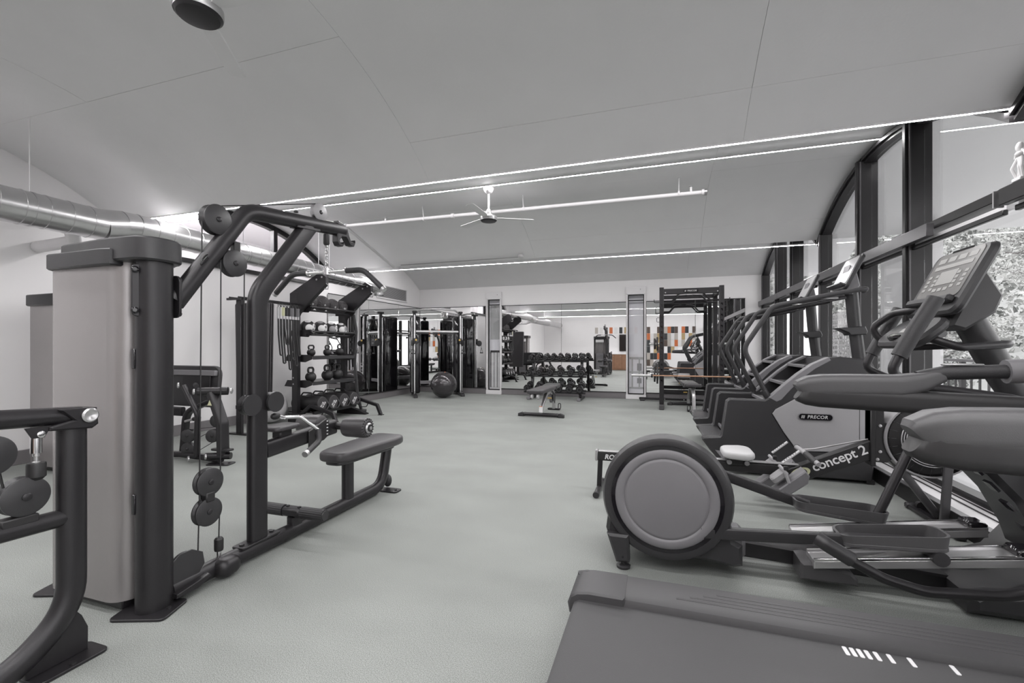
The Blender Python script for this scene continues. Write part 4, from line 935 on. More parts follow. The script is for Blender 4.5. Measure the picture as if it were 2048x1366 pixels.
# white exercise ball beside the rig
def gymball(c, r, m, label, name='exercise_ball'):
    t = thing(name, label, 'exercise ball', (c[0], c[1], 0)); g = G(); n = 48; prof = []
    for i in range(61):
        a = PI*i/60; rr = r*(1 + 0.0035*math.cos(a*60/1.5*1.0)) if 8 < i < 52 else r
        prof.append((max(0, rr*math.sin(a)), r-r*math.cos(a)))
    prof[0] = (0, prof[0][1]); prof[-1] = (0, prof[-1][1])
    g.lathe(prof, (c[0], c[1], 0.001), (0,0,1), n).build('ball_skin', m, t)
    G().lathe([(0,0),(0.012,0),(0.010,0.006),(0,0.006)], (c[0]+0.06, c[1]-0.05, 0.001+r+math.sqrt(r*r-0.0061)), (0.06,-0.05,r), 12).build('valve_plug', 'trim_white' if m == 'pale_ball' else 'orange', t)
    return t
wb_ = gymball((-5.905, 5.62), 0.25, 'pale_ball', 'white inflated exercise ball on the floor beside the storage rig')
text('65 cm', 0.075, (-5.90+0.175, 5.62-0.14, 0.37), (0.63,0.77,0), (-0.38,0.3,0.87), 'light_grey', wb_, depth=0.002)
# ================================================================== BACK OF THE ROOM
bb_ = gymball((-4.92, 9.72), 0.312, 'dark_ball', 'shiny black exercise ball on the floor in front of the cable trainer')
# ------------------------------------------------------------------ dual cable trainer in the corner (local frame, facing -Y)
TR = thing('cable_trainer', 'black dual stack cable trainer with chrome rails in the mirrored corner', 'gym machine', (-5.27, 10.08, 0), rz=0.607)
for s_ in (-1, 1):
    x = s_*0.565
    G().box((x, 0.0, 1.03), (0.075, 0.06, 2.06), bev=0.008).build('front_post', 'black_metal', TR)
    G().cyl((x, -0.055, 0.06), (x, -0.055, 2.0), 0.019, n=14).build('slide_rail', 'chrome', TR)
    G().cyl((x+s_*0.055, 0.02, 0.1), (x+s_*0.055, 0.02, 1.95), 0.012, n=12).build('guide_rod', 'chrome', TR)
    tw = G().pad([(p[0], p[1]) for p in rrect(0.24, 0.36, 0.05)], (x-s_*0.03, 0.24, 1.02), (1,0,0), (0,1,0), 1.92, 0.05).build('stack_tower', 'black_gloss', TR)
    G().box((x-s_*0.155, 0.2, 1.45), (0.008, 0.2, 0.42), bev=0.002).build('exercise_chart', 'plastic_mid', tw)
    for i in range(4):
        for j in range(2): G().box((x-s_*0.16, 0.15+j*0.1, 1.32+i*0.09), (0.003, 0.05, 0.05)).build('chart_figure', 'light_grey', tw)
    G().box((x, -0.01, 2.075), (0.11, 0.16, 0.05), bev=0.012).build('top_cap', 'black_metal', TR)
    ft = G().prism([(-0.42,0.0),(-0.42,0.05),(-0.38,0.075),(0.42,0.075),(0.42,0.0)], (x, 0, 0), (0,1,0), (0,0,1), 0.085, 0.006).build('base_foot', 'black_metal', TR)
    G().box((x, -0.40, 0.03), (0.095, 0.05, 0.06), bev=0.008).build('foot_cap', 'rubber', ft)
    # pulley carriage
    cg = G().box((x, -0.055, 1.36), (0.08, 0.08, 0.14), bev=0.01).build('pulley_carriage', 'black_metal', TR)
    G().lathe([(0,0),(0.022,0),(0.026,0.01),(0.024,0.03),(0,0.035)], (x-s_*0.03, -0.097, 1.385), (0,-1,0), 16).build('pull_knob', 'yellow', cg)
    G().lathe([(0,-0.02),(0.075,-0.02),(0.08,-0.012),(0.065,0),(0.08,0.012),(0.075,0.02),(0,0.02)], (x+s_*0.05, -0.12, 1.31), (1,0,0), 24).build('swivel_pulley', 'plastic_dark', cg)
    G().tube([(x+s_*0.05, -0.19, 1.30), (x+s_*0.05, -0.195, 1.20)], 0.004, 6).build('cable', 'black_matte', TR)
    hd = G().tube([(x+s_*0.05, -0.195, 1.20), (x+s_*0.05-0.06, -0.195, 1.06), (x+s_*0.05+0.06, -0.195, 1.06), (x+s_*0.05, -0.195, 1.20)], 0.006, 6).build('stirrup_handle', 'black_matte', TR)
    G().cyl((x+s_*0.05-0.06, -0.195, 1.055), (x+s_*0.05+0.06, -0.195, 1.055), 0.015, n=10).build('grip', 'rubber', hd)
    G().box((x, -0.075, 0.7), (0.02, 0.004, 1.15)).build('hole_scale', 'white_plastic', TR)
G().tube(fillet([(-0.565,0,2.03), (-0.42,-0.10,2.13), (0,-0.12,2.15), (0.42,-0.10,2.13), (0.565,0,2.03)], 0.15, 4), 0.019, 12).build('pull_up_bar', 'silver', TR)
G().box((0, 0.03, 1.60), (1.06, 0.05, 0.05), bev=0.006).build('cross_beam', 'silver', TR)
G().box((0, 0.05, 1.55), (1.0, 0.03, 0.03)).build('tool_rail', 'black_metal', TR)
G().box((0, 0.14, 0.33), (1.0, 0.06, 0.08), bev=0.006).build('lower_beam', 'plastic_mid', TR)
for x in (-0.2, -0.05, 0.12): G().ball((x, 0.02, 1.49), 0.035, 12, (0.8,0.7,1)).build('tool_hook', 'black_matte', TR)

# ------------------------------------------------------------------ dumbbell rack with three tiers
DX0, DX1 = -3.02, -1.58
dr = thing('dumbbell_rack', 'black three tier dumbbell rack in front of the wide mirror', 'dumbbell rack', (-2.3, 10.3, 0))
tiers = [(0.90, 10.40), (0.555, 10.28), (0.195, 10.14)]
for x in (-2.88, -1.72):
    sweep_part([(x, 10.22, 0.07), (x, 10.48, 0.95)], rrect(0.06, 0.10, 0.012), 'side_post', 'black_metal', dr, up=(0,1,0))
    ft = sweep_part([(x, 9.98, 0.035), (x, 10.62, 0.035)], rrect(0.075, 0.06, 0.015), 'base_foot', 'black_metal', dr)
    G().box((x, 9.975, 0.035), (0.08, 0.05, 0.066), bev=0.01).build('foot_cap', 'plastic_mid', ft)
R_tilt = Quaternion((1,0,0), 0.28)
for z, y in tiers:
    for dy in (-0.075, 0.075):
        o = V(0, dy, 0); o.rotate(R_tilt)
        G().box((-2.3, y+o.y, z+o.z), (DX1-DX0, 0.045, 0.035), R_tilt, bev=0.006).build('tier_rail', 'black_metal', dr)
    for x in (-2.88, -1.72): G().box((x, y+0.05, z-0.03), (0.05, 0.16, 0.04), R_tilt).build('tier_bracket', 'black_metal', dr)
db0 = None
def dumbbell(x, y, z, r, label):
    global db0
    if db0 is None:
        t = thing('dumbbell', label, 'dumbbell', (0,0,0), 'dumbbells on the rack')
        G().cyl((0,-0.07,0), (0,0.07,0), 0.2*0.07, n=12).build('handle', 'chrome', t)
        for s_ in (-1, 1):
            hd = G().lathe([(0,0),(0.052,0),(0.066,0.010),(0.07,0.018),(0.07,0.062),(0.066,0.070),(0.055,0.074),(0.05,0.072),(0,0.072)], (0,s_*0.06,0), (0,s_,0), 26).build('head', 'black_gloss', t)
            G().lathe([(0.018,-0.008),(0.024,-0.008),(0.022,0.0),(0.018,0.0)], (0,s_*0.06,0), (0,s_,0), 16).build('collar', 'chrome', hd)
            G().lathe([(0.030,0.0725),(0.045,0.0725),(0.045,0.0735),(0.030,0.0735)], (0,s_*0.06,0), (0,s_,0), 22).build('weight_ring', 'rail_grey', hd)
        db0 = t; o = t
    else: o = dup(db0, (0,0,0), label=label)
    o.location = (x, y, z); k = r/0.07; o.scale = (k, k, k); o.rotation_euler = (0.28, 0, random.uniform(-0.08, 0.08))
tn = ['top', 'middle', 'bottom']; ordn = ['first', 'second', 'third', 'fourth', 'fifth', 'sixth', 'seventh', 'eighth']
for ti, (z, y) in enumerate(tiers):
    n = [8, 6, 6][ti]; r = [0.062, 0.074, 0.084][ti]
    for k in range(n):
        x = DX0 + 0.10 + (DX1-DX0-0.22)*k/(n-1)
        dumbbell(x, y-0.01, z+0.018+r*1.0, r*(0.93+0.1*k/n), '%s black round dumbbell with chrome grip on the %s tier, counted from the narrow window' % (ordn[k], tn[ti]))

# ------------------------------------------------------------------ adjustable benches
def bench(x, y, label, rz):
    t = thing('weight_bench', label, 'bench', (0,0,0), 'adjustable benches'); t['_o'] = (0,0,0)
    # local: long axis Y, pad from -0.75 (head) to 0.65 (seat)
    G().pad(rrect(0.29, 0.92, 0.05, 5), (0,-0.27,0.465), (1,0,0), (0,1,0), 0.065, 0.02).build('back_pad', 'pad_vinyl', t)
    G().pad(rrect(0.29, 0.36, 0.05, 5), (0,0.40,0.475), (1,0,0), V(0,1,0.08).normalized(), 0.065, 0.02).build('seat_pad', 'pad_vinyl', t)
    G().box((0,-0.25,0.42), (0.10,0.8,0.03), bev=0.005).build('back_frame', 'black_metal', t)
    fr = sweep_part(fillet([(0,-0.30,0.06), (0,-0.27,0.17), (0,0.05,0.37), (0,0.45,0.40)], 0.1, 5), rrect(0.065,0.065,0.015), 'main_beam', 'silver', t, up=(1,0,0))
    G().box((0,-0.338,0.13), (0.055,0.004,0.09), Quaternion((1,0,0), -0.25)).build('warning_label', 'white_print', fr)
    G().box((0,-0.326,0.178), (0.057,0.004,0.012), Quaternion((1,0,0), -0.25)).build('label_stripe', 'orange', fr)
    ff = G().cyl((-0.33,-0.32,0.04), (0.33,-0.32,0.04), 0.032, n=14).build('front_foot', 'black_metal', t)
    for s_ in (-1, 1):
        G().prism([(-0.05,0.0),(0.05,0.0),(0.05,0.05),(-0.02,0.075),(-0.05,0.06)], (s_*0.36,-0.32,0.0), (s_,0,0), (0,0,1), 0.07, 0.008).build('foot_cap', 'rubber', ff)
        G().cyl((s_*0.285,-0.32,0.04), (s_*0.30,-0.32,0.04), 0.037, n=14).build('collar', 'plastic_dark', ff)
    sweep_part(fillet([(0,0.45,0.41), (0,0.57,0.30), (0,0.60,0.03)], 0.12, 5), rrect(0.06,0.06,0.015), 'rear_leg', 'silver', t, up=(1,0,0))
    rf = G().box((0,0.62,0.02), (0.24,0.09,0.03), bev=0.006).build('rear_foot', 'black_metal', t)
    G().tube(fillet([(0.07,0.66,0.03), (0.07,0.68,0.12), (0.12,0.66,0.12), (0.12,0.66,0.03)], 0.02, 3), 0.008, 6).build('lift_handle', 'black_matte', rf)
    G().lathe([(0.02,-0.025),(0.075,-0.02),(0.08,0),(0.075,0.02),(0.02,0.025)], (0.0,0.40,0.24), (1,0,0), 20).build('adjuster_quadrant', 'plastic_mid', t)
    G().prism([(0.30,0.40),(0.56,0.30),(0.50,0.14),(0.36,0.22)], (0.045,0,0), (0,1,0), (0,0,1), 0.008, 0.002).build('ladder_plate', 'black_metal', t)
    G().cyl((0.05,-0.05,0.30), (0.12,-0.05,0.30), 0.011, n=10).build('pop_pin', 'yellow', t)
    for s_ in (-1, 1): G().lathe([(0,-0.018),(0.035,-0.018),(0.04,-0.01),(0.04,0.01),(0.035,0.018),(0,0.018)], (s_*0.05,-0.68,0.39), (1,0,0), 18).build('transport_wheel', 'light_grey', t)
    t.location = (x, y, 0); t.rotation_euler = (0, 0, rz); return t
bench(-1.95, 7.87, 'adjustable flat bench with padded grey vinyl standing alone on the floor before the dumbbells', -0.02)
bench(0.57, 9.63, 'adjustable flat bench with padded grey vinyl inside the squat rack', PI+0.05)

# ------------------------------------------------------------------ half rack
hr = thing('squat_rack', 'tall black squat rack with pegs, pull-up grips and stored plates before the mirror', 'squat rack', (0.57, 9.75, 0))
HX = (0.03, 1.10); HY = (9.27, 10.32)
slots = []
for x in HX:
    for j, y in enumerate(HY):
        h = 2.37
        p = G().box((x, y, h/2), (0.085, 0.085, h), bev=0.005).build('upright', 'black_metal', hr)
        if j == 0:
            s_ = 1 if x < 0.5 else -1
            for k in range(15):
                z = 0.55+k*0.105
                G().prism([(0,0.022),(0.034,0.022),(0.034,-0.022),(0.02,-0.022),(0.02,0.0),(0,0.0)], (x-0.018, y-0.0445, z), (1,0,0), (0,0,1), 0.003).build('peg_slot', 'black_gloss', p)
    # storage pegs with plates on the rear uprights
    out = -1 if x < 0.5 else 1
    for z in (0.62, 1.28):
        pg = G().cyl((x+out*0.04, HY[1]-0.0, z), (x+out*0.26, HY[1], z), 0.024, n=14).build('plate_peg', 'chrome', hr)
    G().box((x, (HY[0]+HY[1])/2, 0.035), (0.085, HY[1]-HY[0]+0.22, 0.07), bev=0.006).build('base_runner', 'black_metal', hr)
    G().box((x, (HY[0]+HY[1])/2, 2.30), (0.07, HY[1]-HY[0]-0.08, 0.07), bev=0.005).build('top_runner', 'black_metal', hr)
    G().box((x, HY[0]-0.15, 0.05), (0.09, 0.06, 0.1), bev=0.01).build('runner_cap', 'frame_grey', hr)
    # bar hooks
    jc = G().prism([(0.0,0.70),(0.0,0.58),(-0.10,0.58),(-0.12,0.64),(-0.105,0.65),(-0.09,0.615),(-0.045,0.615),(-0.045,0.70)], (x, HY[0]-0.045, 0), (0,1,0), (0,0,1), 0.07, 0.004).build('bar_hook', 'black_metal', hr)
    G().tube(fillet([(x+out*0.04, HY[0], 2.08), (x+out*0.14, HY[0], 2.08), (x+out*0.14, HY[0], 2.14)], 0.02, 3), 0.008, 6).build('accessory_hook', 'black_matte', hr)
    G().tube(fillet([(x+out*0.04, HY[0], 1.98), (x+out*0.11, HY[0], 1.98), (x+out*0.11, HY[0], 1.87), (x+out*0.04, HY[0], 1.87)], 0.02, 3), 0.007, 6).build('accessory_hook', 'black_matte', hr)
for y, z in ((HY[0], 2.285), (HY[1], 2.285), (HY[1], 0.25)): 
    cb = G().box((0.565, y, z), (HX[1]-HX[0]-0.08, 0.06, 0.11 if y == HY[0] else 0.08), bev=0.006).build('cross_member', 'black_metal', hr)
    if y == HY[0]:
        lg = G().prism(rrect(0.26, 0.06, 0.02), (0.565, y-0.032, z), (1,0,0), (0,0,1), 0.008, 0.002).build('name_plate', 'black_gloss', cb)
        bars_logo(0.042, (0.565, y-0.0375, z), (1,0,0), (0,0,1), 'white_print', cb)
        for x in (0.10, 1.03): G().lathe([(0,0),(0.012,0),(0.012,0.006),(0,0.008)], (x, y-0.03, z-0.02), (0,-1,0), 8).build('bolt', 'bolt', cb)
for y in (HY[0]+0.02, HY[0]+0.45):
    for s_ in (-1, 1):
        xe = 0.565+s_*0.50
        G().tube(fillet([(xe, y, 2.10), (xe-s_*0.16, y, 2.10), (xe-s_*0.28, y, 2.24), (0.565+s_*0.05, y, 2.25)], 0.06, 4), 0.017, 10).build('pull_up_grip', 'black_metal', hr)
for s_, x in ((-1, HX[0]), (1, HX[1])):   # spotter arms
    G().box((x, HY[0]+0.5, 0.45), (0.05, 0.95, 0.06), bev=0.005).build('safety_arm', 'black_metal', hr)
# plates, each its own thing
def plate(x, y, z, r, th, label, m='rubber'):
    t = thing('weight_plate', label, 'weight plate', (x, y, z), 'weight plates on the squat rack')
    G().lathe([(0.026,-th/2),(0.05,-th/2),(0.055,-th*0.3),(r*0.8,-th*0.3),(r*0.84,-th/2),(r*0.98,-th/2),(r,-th*0.4),(r,th*0.4),(r*0.98,th/2),(r*0.84,th/2),(r*0.8,th*0.3),(0.055,th*0.3),(0.05,th/2),(0.026,th/2),(0.026,-th/2)], (x, y, z), (1,0,0), 32).build('plate_disc', m, t)
    G().lathe([(0.0255,-th*0.52),(0.034,-th*0.52),(0.034,th*0.52),(0.0255,th*0.52)], (x, y, z), (1,0,0), 18).build('hub_ring', 'bolt', t)
    for a in (0.5, 2.6, 4.7): G().box((x, y+r*0.62*math.cos(a), z+r*0.62*math.sin(a)), (th*0.7, r*0.36, 0.02), Quaternion((1,0,0), a+PI/2)).build('grip_slot', 'black_gloss', t)
pw = ['small', 'larger']
for out, x0, side in ((-1, HX[0], 'left post toward the narrow window'), (1, HX[1], 'post beside the stair climbers')):
    for z, lv in ((1.28, 'upper'), (0.62, 'lower')):
        for k in range(2):
            r = (0.15, 0.12)[k] if lv == 'upper' else (0.21, 0.17)[k]
            plate(x0+out*(0.085+k*0.055), HY[1], z-0.001, r, 0.035, '%s black weight plate on the %s peg of the rack post %s' % (['inner', 'outer'][k], lv, 'by the narrow window' if out < 0 else 'by the tall windows'))
# barbell
bl = thing('barbell', 'long barbell with copper toned shaft and chrome sleeves resting in the rack hooks', 'barbell', (0.565, 9.15, 0.655))
G().cyl((-0.20,9.15,0.655), (1.33,9.15,0.655), 0.0145, n=14).build('shaft', 'brass_bar', bl)
for s_, x in ((-1, -0.15), (1, 1.28)):
    G().cyl((x,9.15,0.655), (x+s_*0.38,9.15,0.655), 0.025, n=16).build('sleeve', 'silver', bl)
    G().lathe([(0.02,-0.015),(0.04,-0.015),(0.04,0.015),(0.02,0.015)], (x,9.15,0.655), (1,0,0), 18).build('collar', 'black_metal', bl)
# wheeled barbell holder on the floor by the mirror
ub = thing('bar_holder', 'low black bar holder lying on the floor beneath the mirror by the rack', 'bar rack', (0.35, 10.62, 0))
G().box((0.30, 10.62, 0.05), (1.5, 0.09, 0.05), bev=0.01).build('holder_beam', 'black_metal', ub)
for x in (-0.38, 0.98): G().box((x, 10.62, 0.02), (0.10, 0.22, 0.04), bev=0.01).build('holder_foot', 'rubber', ub)
for x in (0.1, 0.5): G().lathe([(0,0),(0.013,0),(0.013,0.008),(0,0.01)], (x, 10.575, 0.05), (0,-1,0), 10).build('bolt', 'bolt', ub)
# ================================================================== STAIR CLIMBERS
def logo(parent, o, ex, ey, w, m='black_gloss'):
    h = w*0.235; pl = G().prism(rrect(w, h, h*0.48, 6), o, ex, ey, 0.012, 0.003).build('name_plate', 'plastic_mid', parent)
    n = V(ex).cross(V(ey)).normalized()
    G().prism(rrect(w*0.94, h*0.80, h*0.39, 6), V(o)+n*0.005, ex, ey, 0.006).build('plate_face', m, pl)
    bars_logo(h*0.62, V(o)+n*0.0085, ex, ey, 'light_grey', pl)
def climber(y0, label, full):
    """y0: near side; machine faces +X"""
    y1 = y0 + 0.78
    t = thing('stair_climber', label, 'stair climber', (1.1, y0+0.39, 0), 'stair climbers by the windows')
    side = [(0.62,0.03),(0.455,0.215),(0.385,0.315),(0.395,0.335),(0.545,0.350),(0.555,0.365),(0.60,0.69),(0.63,0.715),(0.925,0.712),(0.985,0.75),(1.10,0.865),(1.19,0.95),(1.31,1.045),(1.43,1.105),(1.52,1.118),(1.70,1.098),(1.755,1.075),(1.80,0.97),(1.815,0.75),(1.76,0.03)]
    for k, ya in enumerate((y0+0.05, y1-0.05)):
        p = G().prism(side, (0, ya, 0), (1,0,0), (0,0,1), 0.10, 0.012).build('side_panel', 'plastic_dark', t)
        # light grey shoulder band along the stair opening
        ys = -1 if k == 0 else 1
        band = [(0.96,0.735),(1.10,0.872),(1.19,0.957),(1.31,1.052),(1.43,1.112),(1.45,1.085),(1.33,1.01),(1.22,0.915),(1.13,0.81),(1.06,0.72),(1.02,0.70)]
        G().prism(band, (0, ya+ys*0.003, 0), (1,0,0), (0,0,1), 0.104, 0.004).build('shoulder_band', 'plastic_mid', p)
        lowb = [(0.63,0.06),(0.47,0.215),(0.40,0.31),(0.545,0.335),(0.60,0.36),(1.10,0.34),(1.72,0.30),(1.745,0.06)]
        hexp = [(0.985,0.59),(1.01,0.63),(1.18,0.74),(1.36,0.895),(1.50,0.955),(1.70,0.96),(1.795,0.93),(1.808,0.75),(1.785,0.42),(1.755,0.28),(1.25,0.262),(1.16,0.30),(1.08,0.42)]
        G().prism([(min(p_[0]*1.012-0.018, 1.80), p_[1]*1.02-0.014) for p_ in hexp], (0, ya+ys*0.047, 0), (1,0,0), (0,0,1), 0.010).build('panel_gap', 'black_gloss', p)
        G().prism(hexp, (0, ya+ys*0.050, 0), (1,0,0), (0,0,1), 0.012, 0.004).build('hexagon_panel', 'plastic_grey', p)
        G().prism([(0.50,0.22),(0.60,0.21),(0.71,0.10),(0.68,0.06),(0.62,0.07)], (0, ya+ys*0.050, 0), (1,0,0), (0,0,1), 0.006, 0.002).build('access_panel', 'plastic_mid', p)
        G().box((1.75, ya, 0.02), (0.06, 0.08, 0.04), bev=0.006).build('levelling_foot', 'rubber', p)
        if k == 0: logo(p, (1.325, y0-0.010, 0.575), (1,0,0), (0,0,1), 0.275)
        if k == 0: G().box((1.66, y0-0.004, 0.62), (0.004, 0.006, 0.6)).build('panel_seam', 'plastic_dark', p)
    G().prism([(1.43,1.095),(1.52,1.112),(1.70,1.092),(1.752,1.068),(1.78,0.95),(1.79,0.08),(0.72,0.05),(0.60,0.20),(0.60,0.28),(0.72,0.30),(1.40,0.92)], (0, (y0+y1)/2, 0), (1,0,0), (0,0,1), y1-y0-0.19, 0.004).build('drive_housing', 'plastic_dark', t)
    for k in range(5):   # treads
        x = 0.70+k*0.165; z = 0.36+k*0.165
        st = G().box((x+0.02, (y0+y1)/2, z), (0.23, y1-y0-0.20, 0.025), bev=0.006).build('stair_tread', 'black_matte', t)
        G().box((x-0.088, (y0+y1)/2, z+0.003), (0.02, y1-y0-0.21, 0.03), bev=0.004).build('tread_nose', 'plastic_mid', st)
    G().box((0.50, (y0+y1)/2, 0.325), (0.20, y1-y0-0.19, 0.03), bev=0.006).build('step_platform', 'plastic_dark', t)
    for ya, nm in ((y0+0.07, 1), (y1-0.07, -1)):
        ft = G().cyl((0.975, ya, 0.715), (0.925, ya, 0.80), 0.031, n=16).build('rail_socket', 'plastic_dark', t)
        rail = fillet([(0.965, ya, 0.73), (0.755, ya, 1.19), (1.00, ya, 1.585), (1.50, ya, 1.685), (1.74, ya, 1.725), (1.77, ya+nm*0.14, 1.72)], [0.14, 0.14, 0.3, 0.06], 7)
        G().tube(rail, 0.0225, 14).build('hand_rail', 'rubber', t)
        G().tube(fillet([(0.98, ya+nm*0.03, 1.53), (1.30, ya+nm*0.05, 1.60), (1.62, ya+nm*0.12, 1.66)], 0.1, 4), 0.016, 10).build('inner_rail', 'black_metal', t)
        G().box((1.42, ya+nm*0.02, 1.648), (0.22, 0.03, 0.012), bev=0.004).build('pulse_grip', 'silver', t)
    yc = (y0+y1)/2
    mast = sweep_part([(1.80, yc, 1.06), (1.755, yc, 1.45), (1.735, yc, 1.72)], oval(0.055, 0.04, 18), 'mast', 'plastic_dark', t, up=(0,1,0))
    G().prism([(1.60,1.385),(1.82,1.40),(1.84,1.35),(1.83,1.32),(1.70,1.315),(1.685,1.34)], (0, yc, 0), (1,0,0), (0,0,1), 0.16, 0.008).build('bottle_shelf', 'plastic_dark', t)
    # console, tilted toward the climber on the stairs
    ax = V(0.42,0,0.91).normalized(); o = V(1.70, yc, 1.90)
    cs = G().prism(rrect(0.40, 0.36, 0.05, 5), o, (0,-1,0), ax, 0.035, 0.008).build('console', 'plastic_dark', t)
    n = V(0,-1,0).cross(ax)
    G().prism(rrect(0.33, 0.27, 0.02), o+n*0.0185+ax*0.02, (0,-1,0), ax, 0.003).build('console_screen', 'display_sheen', cs)
    G().box(o+n*0.04-ax*0.14, (0.05, 0.36, 0.02), Quaternion((0,1,0), 0.45), bev=0.004).build('reading_ledge', 'plastic_dark', cs)
    G().prism([(1.70,1.98),(1.755,1.90),(1.78,1.78),(1.72,1.70),(1.64,1.72)], (0, yc, 0), (1,0,0), (0,0,1), 0.16, 0.01).build('console_back', 'plastic_mid', cs)
    G().prism(rrect(0.28, 0.10, 0.03), V(1.615, yc, 1.715), (0,-1,0), V(0.8,0,0.6).normalized(), 0.03, 0.006).build('key_panel', 'plastic_mid', t)
climber(4.70, 'large grey stair climber with curved rails, beside the rower', True)
climber(5.93, 'grey stair climber standing between the other climber and the squat rack', False)

# ================================================================== ROWING MACHINE
RYY = 3.82
ro = thing('rowing_machine', 'black rowing machine with pale seat, slim monorail and round fan housing', 'rowing machine', (0.6, RYY, 0))
rb = sweep_part([(-0.50, RYY, 0.295), (0.98, RYY, 0.285)], rrect(0.045, 0.075, 0.008), 'monorail', 'black_matte', ro)
G().box((0.24, RYY, 0.335), (1.46, 0.05, 0.010), bev=0.003).build('seat_track', 'silver', rb)
text('ROWERG', 0.055, (-0.32, RYY-0.0235, 0.29), (1,0,0), (0,0,1), 'white_print', rb, bold=0.0015, shear=0.2)
G().box((-0.505, RYY, 0.30), (0.02, 0.06, 0.09), bev=0.004).build('rail_end_cap', 'bolt', rb)
rl2 = sweep_part([(-0.475, RYY, 0.27), (-0.485, RYY, 0.03)], rrect(0.04, 0.03, 0.008), 'rear_leg', 'black_metal', ro, up=(0,1,0))
G().cyl((-0.485, RYY-0.20, 0.025), (-0.485, RYY+0.20, 0.025), 0.022, n=12).build('rear_foot', 'black_metal', ro)
for s_ in (-1, 1): G().cyl((-0.485, RYY+s_*0.18, 0.025), (-0.485, RYY+s_*0.215, 0.025), 0.025, n=12).build('foot_cap', 'rubber', rl2)
# front boom with lettering
d = V(1.40, 0, 0.475) - V(0.90, 0, 0.235); d.normalize(); u = V(-d.z, 0, d.x)
bm_ = G().prism([(0.86,0.16),(0.86,0.285),(1.40,0.545),(1.42,0.545),(1.42,0.405),(1.38,0.40)], (0, RYY, 0), (1,0,0), (0,0,1), 0.07, 0.006).build('front_boom', 'black_matte', ro)
text('concept 2', 0.094, V(1.215, RYY-0.0365, 0.405), d, u, 'white_print', bm_, bold=0.0012, space=0.97)
G().prism([(0.045*math.cos(a)*(1.5 if abs(math.cos(a)) > .2 else 1), 0.036*math.sin(a)) for a in [2*PI*i/24 for i in range(24)]], V(0.975, RYY-0.0365, 0.282), d, u, 0.003).build('emblem', 'warning_yellow', bm_)
for s_ in (-0.022, 0.025): G().lathe([(0,0),(0.020,0),(0.020,0.003),(0,0.003)], V(0.975, RYY-0.0375, 0.282)+d*s_, (0,-1,0), 16).build('emblem_ring', 'black_matte', bm_)
# seat
G().pad([(p[0], p[1]*(1.0+0.12*(p[0] > 0))) for p in rrect(0.22, 0.30, 0.08, 5)], (0.56, RYY, 0.395), (1,0,0.0), (0,1,0), 0.055, 0.022).build('seat', 'light_grey', ro)
ca = G().box((0.56, RYY, 0.335), (0.16, 0.10, 0.06), bev=0.01).build('seat_carriage', 'black_matte', ro)
for x in (0.50, 0.62):
    for s_ in (-1, 1): G().cyl((x, RYY+s_*0.045, 0.33), (x, RYY+s_*0.065, 0.33), 0.018, n=10).build('roller', 'bolt', ca)
# footboards with straps
for s_ in (-1, 1):
    y = RYY + s_*0.16
    fb = G().prism([(0.72,0.135),(0.96,0.345),(0.985,0.31),(0.975,0.255),(0.80,0.115)], (0, y, 0), (1,0,0), (0,0,1), 0.13, 0.008).build('footboard', 'plastic_mid', ro)
    dd = V(0.75,0,0.66).normalized(); nn = V(-0.66,0,0.75)
    st = V(0.86, y, 0.30)
    G().tube(fillet([st+V(0,-0.06,-0.05), st+nn*0.04+V(0,-0.055,0), st+nn*0.075, st+nn*0.04+V(0,0.055,0), st+V(0,0.06,-0.05)], 0.04, 3), 0.012, 6).build('toe_strap', 'plastic_grey', fb)
    G().box(st+dd*0.10+nn*0.075, (0.14, 0.035, 0.008), Quaternion((0,1,0), -0.72)).build('flexfoot_strap', 'light_grey', fb)
    for k in range(6): G().box(st+dd*(0.05+k*0.018)+nn*0.080, (0.006, 0.012, 0.003), Quaternion((0,1,0), -0.72)).build('strap_hole', 'black_matte', fb)
    G().prism(rrect(0.12,0.10,0.03), st-dd*0.05+nn*0.02, dd, (0,1,0), 0.05, 0.01).build('heel_cup', 'plastic_grey', fb)
    G().box(st+dd*0.02+nn*0.05+V(0,-0.05,0), (0.03,0.02,0.03), bev=0.004).build('buckle', 'black_matte', fb)
# handle and chain
hl = G().tube(fillet([(1.03,RYY-0.25,0.40), (0.985,RYY-0.10,0.445), (0.985,RYY+0.10,0.445), (1.03,RYY+0.25,0.40)], 0.1, 5), 0.017, 12).build('handle', 'plastic_grey', ro)
for s_ in (-1, 1): G().tube([(1.02,RYY+s_*0.22,0.405),(0.99,RYY+s_*0.11,0.442)], 0.021, 12).build('grip', 'rubber', hl)
G().tube([(0.985,RYY,0.445),(1.08,RYY,0.46),(1.42,RYY,0.555)], 0.006, 6).build('chain', 'bolt', ro)
# head frame and fan housing
G().box((1.415, RYY, 0.58), (0.03, 0.10, 0.42), bev=0.004).build('head_plate', 'black_matte', ro)
hb = G().prism([(1.40,0.79),(1.44,0.81),(1.48,0.79),(1.48,0.68),(1.56,0.66),(1.56,0.46),(1.50,0.40),(1.40,0.40)], (0, RYY, 0), (1,0,0), (0,0,1), 0.085, 0.004).build('head_frame', 'black_matte', ro)
for x, z in ((1.45,0.775),(1.455,0.655),(1.455,0.475),(1.44,0.42)): G().lathe([(0,0),(0.011,0),(0.011,0.005),(0,0.007)], (x, RYY-0.043, z), (0,-1,0), 8).build('bolt', 'bolt', hb)
FC = V(1.735, RYY+0.02, 0.575)
fw = G().lathe([(0,-0.10),(0.10,-0.10),(0.12,-0.105),(0.16,-0.085),(0.225,-0.075),(0.255,-0.05),(0.265,-0.02),(0.265,0.04),(0.255,0.07),(0.20,0.10),(0,0.10)], FC, (0,1,0), 48).build('fan_housing', 'black_matte', ro)
